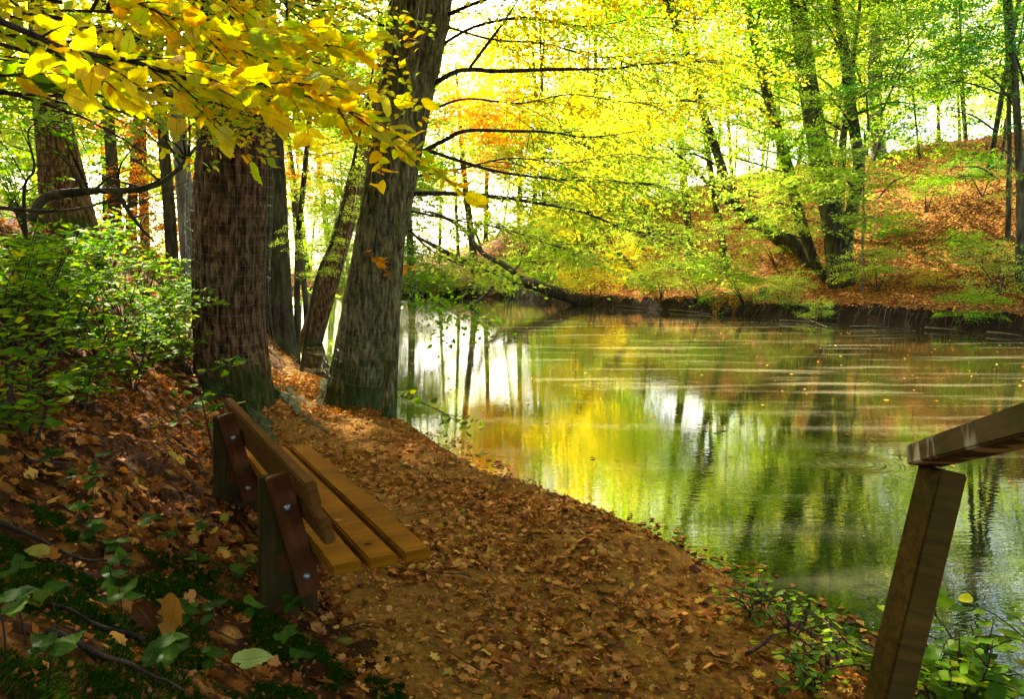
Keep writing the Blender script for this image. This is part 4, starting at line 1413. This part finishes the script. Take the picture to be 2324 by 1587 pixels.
leafy_branch('long sagging branch of big amber leaves across the top left', [(-60, 25), (60, 72), (160, 115), (300, 140), (430, 180), (560, 190), (680, 215), (800, 260), (905, 345)], [1.75, 1.78, 1.8, 1.85, 1.9, 2.0, 2.1, 2.2, 2.35], 
             .008, 290, .070, 26, 31, big_leaf, group='leafy branches hanging in at the top left')
leafy_branch('higher branch of golden leaves above the sagging one', [(140, -80), (300, 0), (430, 60), (540, 110), (640, 165), (720, 235)], [2.3, 2.3, 2.35, 2.4, 2.5, 2.6], .006, 260, .078, 22, 37, big_leaf, group='leafy branches hanging in at the top left')
leafy_branch('branch of yellow leaves entering at the top by the dark trunk', [(420, -80), (520, 10), (600, 60), (680, 90), (760, 110)], [2.6, 2.7, 2.8, 2.9, 3.0], .005, 170, .078, 14, 41, big_leaf, group='leafy branches hanging in at the top left')
leafy_branch('leaf spray in the very corner, partly green', [(-80, 140), (0, 170), (70, 165), (140, 150)], [1.9, 1.95, 2.0, 2.1], .006, 36, .10, 4, 43, [leaf_me('leaf', 'beech', M['shrub1'], .3, 9)] + big_leaf[:2], group='leafy branches hanging in at the top left')
leafy_branch('small cluster of dead orange leaves against the leaning trunk', [(815, 560), (840, 580), (870, 590), (895, 600)], [YC - .75, YC - .75, YC - .72, YC - .7], .006, 22, .11, 3, 47, [leaf_me('leaf', 'beech', leaf_material('orange_leaf_large', ORANGE, .5, True, single=True), .4, 12)], name='dead_leaf_cluster', cat='leaf cluster', spread=.3)
leafy_branch('leafy green twig growing out over the water from the thin trunk', [(880, 890), (930, 905), (990, 930), (1065, 975)], [YC + .2, YC, YC - .2, YC - .4], .012, 60, .085, 6, 53, [leaf_me('leaf', 'beech', M['shrub1'], .3, 14)], name='leafy_twig', cat='twig', spread=.32)

# bare dead branch at the left
def bare_branch(lab, uvs, Ys, r0, subs, seed, name='dead_branch'):
    pts = np.array([P(u, v, Y) for (u, v), Y in zip(uvs, Ys)])
    base = pts[0]
    root = thing(name, lab, 'branch', base, 'dead branches')
    sp = spline(pts, 40)
    obj('stem', tube_mesh('stem', local(sp, base), r0 * (1 - .7 * np.linspace(0, 1, 40)), M['bark_dark'], 8, 40, rough_disp(seed, .25, 2, 8)), root)
    g = random.Random(seed)
    for i in range(subs):
        k = g.randint(4, 37)
        d = np.array([g.uniform(-1, 1), g.uniform(-.5, .5), g.uniform(-.3, 1.1)])
        d /= np.linalg.norm(d)
        L = g.uniform(.25, .8)
        a = sp[k]
        p = [a, a + d * L * .5 + (g.uniform(-.08, .08), 0, g.uniform(-.05, .1)), a + d * L + (g.uniform(-.12, .12), 0, g.uniform(-.1, .15))]
        obj('twig', tube_mesh('twig', local(p, base), [r0 * .32, r0 * .2, .0025], M['bark_dark'], 5, 14, rough_disp(seed + i, .2, 2, 9)), root)
    return root


bare_branch('bare dead branch arching over the bushes in front of the far left trunk', [(70, 500), (100, 452), (180, 436), (330, 428), (400, 388), (445, 335)], [6.2, 6.2, 6.2, 6.3, 6.5, 6.7], .042, 14, 61)
bare_branch('dead limb forking down to the right out of the bushes', [(262, 425), (285, 470), (318, 515), (350, 550)], [6.3, 6.3, 6.4, 6.5], .026, 4, 62)
bare_branch('thin curled bare twig before the far left trunk', [(60, 560), (55, 430), (78, 380), (64, 300), (100, 270)], [6.6, 6.6, 6.7, 6.8, 6.9], .018, 8, 63)
bare_branch('thin bare branch crossing the far left trunk low down', [(-20, 470), (100, 480), (200, 470), (300, 430)], [5.6, 5.7, 5.8, 6.0], .016, 8, 64)

# ================================================================== shrubs and seedlings on the near bank
shrub_leaf = [leaf_me('leaf', 'beech', M['shrub1'], c, s) for c, s in ((.2, 21), (.45, 22), (-.25, 23), (.7, 27))]
seed_leaf = [leaf_me('leaf', 'beech', M['seedling'], c, s) for c, s in ((.2, 24), (.4, 25), (-.2, 26))]


def shrub(lab, base, h_, spread, nst, nleaf, size, seed, individual=True, meshes=shrub_leaf, group=None, name='shrub', cm='shrubm'):
    g = np.random.default_rng(seed)
    root = thing(name, lab, 'shrub', base, group)
    L3 = []
    for i in range(nst):
        az = g.uniform(0, 6.28)
        e = np.array([math.cos(az) * spread * g.uniform(.3, 1), math.sin(az) * spread * g.uniform(.3, 1), h_ * g.uniform(.6, 1.05)])
        m_ = e * .5 + np.array([g.uniform(-.06, .06), g.uniform(-.06, .06), .12 * h_])
        s = spline(np.array([(0, 0, -.06), m_, e]), 14)
        obj('stem', tube_mesh('stem', s, np.linspace(.006, .0015, 14) * (1 + h_ * .4), M['twig'], 5, 14), root)
        for j in range(4):
            k = int(g.integers(4, 13))
            a2 = g.uniform(0, 6.28)
            L = g.uniform(.18, .42) * (.5 + h_ * .6)
            e2 = s[k] + np.array([math.cos(a2) * L, math.sin(a2) * L, g.uniform(-.02, .15) * L])
            s2 = spline(np.array([s[k], (s[k] + e2) / 2 + (0, 0, .03), e2]), 8)
            obj('twig', tube_mesh('twig', s2, np.linspace(.0035, .001, 8), M['twig'], 4, 8), root)
            L3.append(s2)
        L3.append(s[6:])
    per = max(2, nleaf // len(L3))
    pos, nn, dd = [], [], []
    for l in L3:
        for j in range(per):
            f = (j + .6) / per
            k = min(int(f * (len(l) - 1)), len(l) - 2)
            tg = l[k + 1] - l[k]
            tg = tg / (np.linalg.norm(tg) + 1e-9)
            sd_ = np.cross(tg, (0, 0, 1.))
            if np.linalg.norm(sd_) < .2: sd_ = np.array([1, 0, 0.])
            pos.append(l[k])
            dd.append(tg * .6 + sd_ * (1 if j % 2 else -1) * g.uniform(.6, 1.1) + (0, 0, g.uniform(-.35, .1)))
            nn.append(np.array([0, 0, 1.]) + g.normal(0, .28, 3))
    if individual:
        for q, n_, d_ in zip(pos, nn, dd):
            R = frame_from(np.array([n_]), np.array([d_]))[0] * size * g.uniform(.65, 1.15)
            o = obj('leaf', meshes[int(g.integers(len(meshes)))], root)
            m = Matrix([[*R[i], 0] for i in range(3)] + [[0, 0, 0, 1]])
            m.translation = Vector([float(v) for v in q])
            o.matrix_local = m
    else:
        pos, nn, dd = map(np.array, (pos, nn, dd))
        V, F, T = place_shapes(HEX, pos, frame_from(nn, dd), size * g.uniform(.65, 1.15, len(pos)), g.random(len(pos)))
        obj('leaves', mesh('leaves', V, F, M[cm], False, {'tint': T}), root, kind='stuff')
    return root


near_shrubs = [(40, 700, .75, 'green leafy shrub at the left edge of the slope'), (150, 690, .8, 'leafy shrub left of the middle of the slope, tallest there'), (255, 700, .75, 'leafy shrub in the middle of the slope behind a small stump'),
               (330, 690, .75, 'shrub spreading toward the reddish brown trunk'), (90, 860, .6, 'low shrub with broad leaves above the dark litter'), (215, 830, .55, 'low shrub with drooping sprays in mid slope'),
               (390, 740, .6, 'shrub touching the foot of the reddish brown trunk'), (20, 930, .5, 'sparse shrub at the left edge, lower down'), (300, 880, .4, 'sparse seedling shrub above the bench back'),
               (15, 800, .7, 'tall shrub at the left edge, middle row'), (120, 770, .7, 'dense shrub in the middle row, one in from the left edge'), (190, 930, .4, 'low spreading shrub in the lower row over brown leaves'), (70, 1010, .35, 'lowest small shrub near the left edge'), (420, 840, .45, 'thin shrub left of the mossy foot of the reddish trunk')]
for k, (u, v, h_, lab) in enumerate(near_shrubs):
    shrub(lab, hit(u, v), h_, .42 * (.6 + h_ * .5), 6, 150, .072, 1000 + k, True, group='green shrubs on the slope')
BUSHP = ['at the left edge below the dead branch', 'right of the left edge bush, below the far left trunk', 'under the arch of the dead branch', 'under the fork of the dead limb', 'left of the pale sunlit trunk', 'against the netting of the reddish trunk', 'lower row, at the left edge',
         'lower row, second from the left edge', 'lower row, third from the left edge', 'lower row, nearest the reddish trunk', 'far row, before the far left trunk', 'far row, middle of three', 'far row, beside the pale sunlit trunk']
for k, (u, v, h_, Y) in enumerate([(10, 560, 1.0, 6), (90, 560, .9, 7), (180, 550, 1.0, 7.5), (270, 560, .9, 8), (350, 570, .8, 8), (410, 600, .8, 8.2), (40, 620, .9, 5), (130, 620, .9, 5.5), (220, 620, .8, 6), (310, 630, .8, 6.5), (60, 530, 1.2, 9), (240, 520, 1.1, 10), (380, 540, 1.1, 11)]):
    x = ray(u, v)[0] * Y
    shrub('leafy bush on the slope, ' + BUSHP[k], (x, Y, float(height(np.array(x), np.array(Y)))), h_, .7, 8, 520, .075, 1100 + k, False, group='dense bushes high on the left slope')
shrub('upright young shrub with large fresh leaves beside the bench back', hit(490, 1040), .95, .22, 2, 44, .085, 1200, True)

g = random.Random(77)
SEED = []
seedlings = [(60, 1420), (130, 1360), (15, 1470), (200, 1060), (150, 1090), (205, 1110), (180, 1150), (270, 1240), (255, 1320), (275, 1400), (410, 1510), (490, 1480), (380, 1210), (450, 1270), (520, 1310), (610, 1330), (590, 1270),
             (330, 1180), (560, 1370), (650, 1380), (300, 1290), (460, 1190), (100, 1540), (350, 1540), (640, 1450), (700, 1500), (220, 1200), (120, 1020), (420, 1380), (500, 1400), (40, 1300)]
for k, (u, v) in enumerate(seedlings):
    b = hit(u, v + 40)
    h_ = g.uniform(.05, .13)
    root = thing('seedling', 'seedling', 'seedling', b, 'seedlings on the mossy bank')
    SEED.append((root, u, v))
    e = np.array([g.uniform(-.03, .03), g.uniform(-.03, .03), h_])
    obj('stem', tube_mesh('stem', [(0, 0, -.02), e * .5 + (.004, 0, 0), e], [.0022, .0018, .0012], M['twig'], 5, 6), root)
    n = g.randint(3, 5)
    for j in range(n):
        az = j * 2.4 + g.uniform(-.4, .4)
        f = g.uniform(.55, 1)
        d = np.array([math.cos(az), math.sin(az), g.uniform(-.15, .35)])
        R = frame_from(np.array([[g.uniform(-.25, .25), -.25 + g.uniform(-.25, .25), 1]]), np.array([d]))[0] * g.uniform(.045, .07)
        o = obj('leaf', seed_leaf[j % 3], root)
        m = Matrix([[*R[i], 0] for i in range(3)] + [[0, 0, 0, 1]])
        m.translation = Vector([float(q) for q in e * f])
        o.matrix_local = m
SMARK = [((385, 1420), 'upright curled leaf'), ((575, 1530), 'large pale leaf'), ((650, 1330), 'foot of the near bench post'), ((0, 1450), 'left edge of the view'), ((540, 1080), 'far bench post'), ((200, 1400), 'short stick on the moss'), ((60, 1200), 'long dry twig on the slope')]
sb = {}
for root, u, v in SEED:
    (mu, mv), nm = min(SMARK, key=lambda q: (q[0][0] - u) ** 2 + (q[0][1] - v) ** 2)
    side = ('right of' if u > mu else 'left of') if abs(u - mu) > abs(v - mv) else ('below' if v > mv else 'above')
    sb.setdefault((nm, side), []).append((math.hypot(u - mu, v - mv), root.name, root))
for (nm, side), rows in sb.items():
    rows.sort(key=lambda q: q[0])
    for i, (_, _, root) in enumerate(rows):
        root['label'] = 'dark green seedling %s the %s%s' % (side, nm, '' if len(rows) == 1 else ', ' + ORD[i])
# water side plants at the lower right
for k, (u, v, h_, s, n, lab) in enumerate([(1790, 1440, .16, .12, 30, 'low leafy plant at the water edge left of the handrail post'), (1880, 1520, .18, .15, 40, 'fern-like fresh green plant beside the handrail post foot'), (1850, 1570, .14, .14, 40, 'small leafed ground plant on the bank at the bottom'),
                                           (2150, 1640, .36, .24, 70, 'bushy plant below the handrail, beside the post'), (2230, 1600, .42, .22, 70, 'tall leafy plant with pairs of pale leaves under the handrail'), (2310, 1640, .40, .22, 70, 'broad leafed plant in the bottom right corner'), (1700, 1400, .12, .12, 24, 'tiny green plant in the leaves at the water edge')]):
    d = ray(u, v)
    b = hit(u, v)
    if k in (3, 4, 5):
        Y = 2.3
        x = d[0] * Y
        b = np.array([x, Y, max(0.0, float(height(np.array(x), np.array(Y))))])
        h_ = max(h_, P(u, 1400 + 60 * (k - 3), Y)[2] - b[2])
    shrub(lab, b, h_, s, 5, int(n * 1.5), .048 if k < 3 or k == 6 else .075, 1300 + k, True, meshes=shrub_leaf, name='bank_plant', group='plants at the water edge')

# ================================================================== leaf litter
oakm = [leaf_me('fallen_leaf', 'oak', M['fallen1'], c, s) for c, s in ((.3, 51), (.6, 52), (-.3, 53), (.15, 54), (.9, 55))] + [leaf_me('fallen_leaf', 'beech', M['fallen1'], c, s) for c, s in ((.3, 56), (.7, 57))]
oak_low = [leaf_shape('oak', c, s, 8)[:2] for c, s in ((.3, 61), (.6, 62), (-.3, 63), (.8, 64))]
QUADC = (np.array([(0, 0, 0), (.30, .45, .12), (0, 1, .05), (-.30, .45, .16)]), np.array([[0, 1, 2, 3]]))


def litter_points(n, xr, yr, cond, g):
    x = g.uniform(*xr, n)
    y = g.uniform(*yr, n)
    m = cond(x, y)
    return x[m], y[m]


g = np.random.default_rng(99)


def bake_litter(name, x, y, size, shapes, parent, lift=.006, tilt=.25, tmul=1.0):
    z, n = normal(x, y)
    n = n + g.normal(0, tilt, n.shape)
    a = g.uniform(0, 6.28, len(x))
    d = np.stack([np.cos(a), np.sin(a), np.zeros_like(a)], -1)
    R = frame_from(n, d)
    sz = size * g.uniform(.55, 1.2, len(x))
    pos = np.stack([x, y, z + lift + g.uniform(0, .008, len(x))], -1) - R[:, :, 1] * sz[:, None] * .5
    ti = np.clip(g.beta(2, 2, len(x)), 0, .99) * tmul
    out = []
    for i, sh in enumerate(shapes):
        m = np.arange(len(x)) % len(shapes) == i
        out.append(place_shapes(sh, pos[m], R[m], sz[m], ti[m]))
    Vs, Fs, Ts, k = [], [], [], 0
    for V, F, T in out:
        Vs.append(V); Fs.append(F + k); Ts.append(T); k += len(V)
    return obj(name, mesh(name, np.vstack(Vs), np.vstack(Fs), M['litter'], True, {'tint': np.concatenate(Ts)}), parent, kind='stuff')


def c_path(x, y):
    s, nr = shore(x, y)
    t, ts = seg_dist(x, y, TOE)
    return nr & (s > .05) & (t * ts < .15) & (g.random(len(x)) < .22 + .78 * sstep(.40, .60, fbm(x * 1.6, y * 1.6, 0, 41)))


def c_slope(x, y):
    s, nr = shore(x, y)
    t, ts = seg_dist(x, y, TOE)
    mossy = (x < -.1) & (x > -1.9) & (y < 2.7) & (fbm(x * 5, y * 5, 0, 3) > .42) & (g.random(len(x)) < .75)
    return nr & (s > .1) & (t * ts > .0) & ~mossy & (g.random(len(x)) < .25 + .75 * sstep(.42, .62, fbm(x * 1.6, y * 1.6, 0, 43)))


x, y = litter_points(50000, (-3.5, 2.4), (1.6, 10.5), c_path, g)
bake_litter('leaf_litter', x, y, .046, oak_low, path, tilt=.42)
x, y = litter_points(12000, (-4.6, .3), (.9, 7), c_slope, g)
bake_litter('leaf_litter', x, y, .054, oak_low, ground, tilt=.45, tmul=.72)
x, y = litter_points(26000, (-13, -1), (6, 22), c_slope, g)
bake_litter('distant_litter', x, y, .085, [QUADC], ground, tilt=.4)
x, y = litter_points(5000, (-6, 0), (9, 20), c_path, g)
bake_litter('distant_litter', x, y, .085, [QUADC], ground, tilt=.3)


def c_hill(x, y):
    s, nr = shore(x, y)
    return (~nr) & (s > .25) & (s < 22)


x, y = litter_points(90000, (0, 34), (20, 58), c_hill, g)
bake_litter('hillside_litter', x, y, .11, [QUADC], hillside, tilt=.45)


x, y = litter_points(36000, (-4.6, 2.0), (.9, 7), lambda x, y: (shore(x, y)[0] > .05) & shore(x, y)[1], g)
t__, ts__ = seg_dist(x, y, TOE)
m = t__ * ts__ > 0
bake_litter('leaf_crumbs', x[m], y[m], .022, [QUADC], ground, tilt=.6, tmul=.5)
bake_litter('leaf_crumbs', x[~m], y[~m], .018, [QUADC], path, tilt=.5)


def lone(parent, x, y, meshes, size, tilt=.3, lift=.012):
    z, n = normal(np.array([x]), np.array([y]))
    n = n[0] + g.normal(0, tilt, 3)
    a = g.uniform(0, 6.28)
    R = frame_from(np.array([n]), np.array([[math.cos(a), math.sin(a), 0]]))[0] * size
    o = obj('fallen_leaf', meshes[int(g.integers(len(meshes)))], parent)
    m = Matrix([[*R[i], 0] for i in range(3)] + [[0, 0, 0, 1]])
    m.translation = Vector((x, y, float(z[0]) + lift)) - Vector(R[:, 1] * .5)
    o.matrix_local = m


x, y = litter_points(4000, (-.6, 1.9), (1.9, 4.6), c_path, g)
o_ = np.argsort(y)
sel = np.sort(g.choice(len(x), min(280, len(x)), replace=False))
for i in sel: lone(path, float(x[i]), float(y[i]), oakm, g.uniform(.045, .068), .45)
x, y = litter_points(4000, (-2.6, -.1), (1.2, 4.2), c_slope, g)
sel = g.choice(len(x), min(240, len(x)), replace=False)
for i in sel: lone(ground, float(x[i]), float(y[i]), oakm, g.uniform(.05, .085), .5, .02)

# leaves floating by the bank and scattered over the water
x, y = litter_points(9000, (-1.5, 2.6), (3, 8.5), lambda x, y: (shore(x, y)[0] < -.02) & (shore(x, y)[0] > -.45), g)
x, y = x[:420], y[:420]
n = len(x)
a = g.uniform(0, 6.28, n)
R = frame_from(np.tile([0, 0, 1.], (n, 1)) + g.normal(0, .03, (n, 3)), np.stack([np.cos(a), np.sin(a), a * 0], -1))
V1, F1, T1 = place_shapes(QUADC, np.stack([x, y, np.full(n, .004)], -1), R, g.uniform(.04, .08, n), g.random(n))
n = 900
x, y = g.uniform(-4, 20, n), g.uniform(6, 40, n)
m = shore(x, y)[0] < -.3
x, y = x[m], y[m]
n = len(x)
a = g.uniform(0, 6.28, n)
R = frame_from(np.tile([0, 0, 1.], (n, 1)), np.stack([np.cos(a), np.sin(a), a * 0], -1))
V2, F2, T2 = place_shapes(QUADC, np.stack([x, y, np.full(n, .004)], -1), R, g.uniform(.04, .08, n), g.random(n))
obj('floating_leaves', mesh('floating_leaves', np.vstack([V1, V2]), np.vstack([F1, F2 + len(V1)]), M['litter'], False, {'tint': np.concatenate([T1, T2])}), kind='stuff', label='fallen leaves floating on the pond along the bank', cat='leaves')

# single fallen leaves that stand out
def special(name, lab, cat, u, v, me, size, nrm, d, lift=.02):
    b = hit(u, v)
    o = thing_leaf = obj(name, me, None, None, lab, cat)
    R = frame_from(np.array([nrm], float), np.array([d], float))[0] * size
    m = Matrix([[*R[i], 0] for i in range(3)] + [[0, 0, 0, 1]])
    m.translation = Vector([float(q) for q in b]) + Vector((0, 0, lift)) - Vector(R[:, 1] * .5)
    o.matrix_world = m


special('fallen_leaf', 'large pale yellow green oval leaf lying flat at the bottom left', 'leaf', 575, 1530, leaf_me('fallen_leaf', 'beech', M['pale'], .15, 71), .125, (.0, -.35, 1), (1, .1, 0), .05)
special('curled_leaf', 'curled brown oak leaf standing on edge in the moss', 'leaf', 385, 1470, leaf_me('curled_leaf', 'oak', M['fallen1'], .7, 72), .125, (-.4, -1, .15), (.25, .1, 1), .09)
special('curled_leaf', 'crumpled brown oak leaf tip beside the upright curled one', 'leaf', 330, 1450, leaf_me('curled_leaf', 'oak', M['fallen1'], .9, 73), .09, (.3, -1, .4), (-.5, .1, .6), .06)
for (u, v, lab, s) in [(850, 1090, 'curled brown leaf in the front gap of the bench seat', .045), (640, 1040, 'orange leaf near the far end of the middle slat', .05), (700, 1085, 'pale leaf on the front slat near its far end', .05), (780, 1180, 'small brown leaf halfway along the middle slat', .04), (742, 1137, 'small yellow leaf lying on the middle seat slat', .05), (820, 1230, 'thin straw coloured leaf on the middle seat slat near its end', .05)]:
    q = PZ(u, v, .856)
    o = obj('fallen_leaf', oakm[1 if s == .05 else 0], None, None, lab, 'leaf')
    o.location = tuple(map(float, q))
    o.rotation_euler = (0, 0, random.uniform(0, 6))
    o.scale = (s,) * 3

# ================================================================== moss
def moss_patch(n, pts_uv, rad, seed, parent, size=.016):
    g = np.random.default_rng(seed)
    xs, ys = [], []
    for (u, v), r in zip(pts_uv, rad):
        b = hit(u, v)
        k = int(n * r * r)
        a = g.uniform(0, 6.28, k)
        q = r * np.sqrt(g.random(k))
        xs.append(b[0] + np.cos(a) * q)
        ys.append(b[1] + np.sin(a) * q)
    x, y = np.concatenate(xs), np.concatenate(ys)
    keep = fbm(x * 5, y * 5, 0, seed) > .45
    x, y = x[keep], y[keep]
    z, nn = normal(x, y)
    d = nn + g.normal(0, .45, nn.shape)
    side = np.cross(d, g.normal(0, 1, d.shape))
    R = frame_from(side, d)
    V, F, T = place_shapes((np.array([(-.10, 0, 0), (.10, 0, 0), (.04, 1, .2)]), np.array([[0, 1, 2]])), np.stack([x, y, z - .002], -1), R, size * g.uniform(.6, 1.4, len(x)), g.random(len(x)))
    return obj('moss', mesh('moss', V, F, M['moss'], False, {'tint': T}), parent, kind='stuff')


moss_patch(260000, [(60, 1250), (150, 1300), (60, 1350), (250, 1330), (330, 1350), (420, 1330), (500, 1420), (560, 1420), (420, 1480), (300, 1520), (150, 1560), (740, 1530), (820, 1570), (880, 1590), (680, 1480), (60, 1200), (400, 1270), (560, 1560), (650, 1560)],
           [.20, .2, .2, .18, .18, .18, .2, .2, .2, .16, .16, .14, .14, .14, .14, .2, .16, .16, .14], 3, ground)
moss_patch(60000, [(1050, 1080), (1100, 1120), (1150, 1155), (960, 1100), (1050, 1150), (880, 1060), (760, 1010), (980, 1010), (1010, 1050), (1380, 1340), (600, 985), (655, 1000), (720, 960), (560, 1000), (735, 905), (705, 940), (780, 930), (690, 880)], [.16, .16, .14, .14, .12, .14, .14, .12, .14, .1, .22, .2, .2, .2, .22, .2, .15, .2], 5, path, .012)

# ================================================================== twigs lying about, driftwood under the far bank
for k, (a, b2, lab) in enumerate([((330, 1470), (110, 1390), 'fallen stick lying on moss at the lower left'), ((110, 1460), (420, 1590), 'longer fallen stick at the bottom left corner'), ((1690, 1500), (1900, 1490), 'thin twig lying at the water edge among leaves'),
                                  ((0, 1200), (260, 1290), 'straight dry twig on the dark litter at left'), ((60, 1060), (230, 1090), 'short dry twig below the shrubs at left')]):
    p0, p1 = hit(*a), hit(*b2)
    n = 16
    s = spline(np.array([p0, (p0 + p1) / 2 + (random.uniform(-.04, .04), random.uniform(-.04, .04), 0), p1]), n)
    s[:, 2] = height(s[:, 0], s[:, 1]) + .02
    root = thing('stick', lab, 'stick', p0)
    obj('stem', tube_mesh('stem', local(s, p0), np.linspace(.008, .003, n), M['twig'], 6, n), root)
gr = np.random.default_rng(5)
tb = []
for seg in range(len(FAR) - 1):
    a, b2 = FAR[seg], FAR[seg + 1]
    if a[0] > 20 or b2[0] < -8: continue
    for i in range(int(np.linalg.norm(b2 - a) * 9)):
        q = a + (b2 - a) * gr.random()
        nrm_ = np.array([b2[1] - a[1], -(b2[0] - a[0])]) / np.linalg.norm(b2 - a)
        q2 = q + nrm_ * gr.uniform(.1, .5)
        z2 = float(height(q2[0], q2[1])) + .05
        q3 = q - nrm_ * gr.uniform(-.1, .35) + gr.normal(0, .25, 2)
        tb.append(tube([(q2[0], q2[1], z2), ((q2[0] + q3[0]) / 2, (q2[1] + q3[1]) / 2, z2 * .6 + gr.uniform(0, .25)), (q3[0], q3[1], gr.uniform(-.05, .12))], [gr.uniform(.008, .022), .010, .004], 4, 6, cap=False)[:2])
Vt, Ft = join(tb)
obj('tangled_roots', mesh('tangled_roots', Vt, Ft, M['bark_far'], True), None, None, 'tangle of thin roots hanging from the far bank into the water', 'roots', None, 'stuff')
for k, (u, v, lab) in enumerate([(1730, 706, 'short broken stump standing in the water under the far bank'), ]):
    b = PZ(u, v + 8, 0)
    root = thing('stump', lab, 'stump', b)
    obj('trunk', tube_mesh('trunk', [(0, 0, -.5), (0, 0, .3), (.05, 0, 1.1)], [.28, .25, .20], M['bark_dark'], 12, 14, rough_disp(3, .3, 2, 3)), root)
drift = [((1770, 728), (1900, 738)), ((1800, 715), (1880, 745)), ((1400, 695), (1500, 705)), ((1520, 704), (1620, 715)), ((2000, 700), (2030, 745)), ((1630, 716), (1700, 700)), ((1930, 742), (2060, 748)), ((2100, 745), (2200, 755)), ((2240, 755), (2324, 765))]
dl = ['sticks caught at the foot of the trunk clump, lowest', 'stick slanting into the water by the trunk clump', 'stick at the root of the fallen tree', 'dead stick at the water edge under the lime bushes', 'pale dead limb slanting down the bank to the water', 'broken root reaching to the stump', 'long stick lying under the dark bank edge', 'thin stick under the grassy bank edge', 'thin stick in the shade near the right edge']
for (a, b2), lab in zip(drift, dl):
    p0, p1 = PZ(*a, .08), PZ(*b2, .03)
    if np.linalg.norm(p1 - p0) > 6: p1 = p0 + (p1 - p0) / np.linalg.norm(p1 - p0) * 4
    root = thing('driftwood', lab, 'driftwood', p0, 'dead wood along the far bank')
    obj('stem', tube_mesh('stem', local([p0, (p0 + p1) / 2 + (0, random.uniform(-.1, .1), .02), p1], p0), [.035, .03, .012], M['bark_pale'] if 'pale' in lab else M['bark_dark'], 6, 14, rough_disp(2, .3, 2, 3)), root)

gt = np.random.default_rng(17)
tb = []
for i in range(170):
    x0, y0 = gt.uniform(-3.5, 2.0), gt.uniform(1.5, 8)
    if shore(np.array(x0), np.array(y0))[0] < .2: continue
    a = gt.uniform(0, 6.28)
    L = gt.uniform(.06, .35)
    k = np.linspace(0, 1, 5)
    xs, ys = x0 + np.cos(a) * L * k + gt.normal(0, .006, 5), y0 + np.sin(a) * L * k + gt.normal(0, .006, 5)
    zs = height(xs, ys) + .012 + gt.uniform(0, .012)
    tb.append(tube(np.stack([xs, ys, zs], -1), np.linspace(gt.uniform(.002, .0045), .001, 5), 4, 7, cap=False)[:2])
Vt, Ft = join(tb)
obj('twig_litter', mesh('twig_litter', Vt, Ft, M['twig'], True), path, kind='stuff')
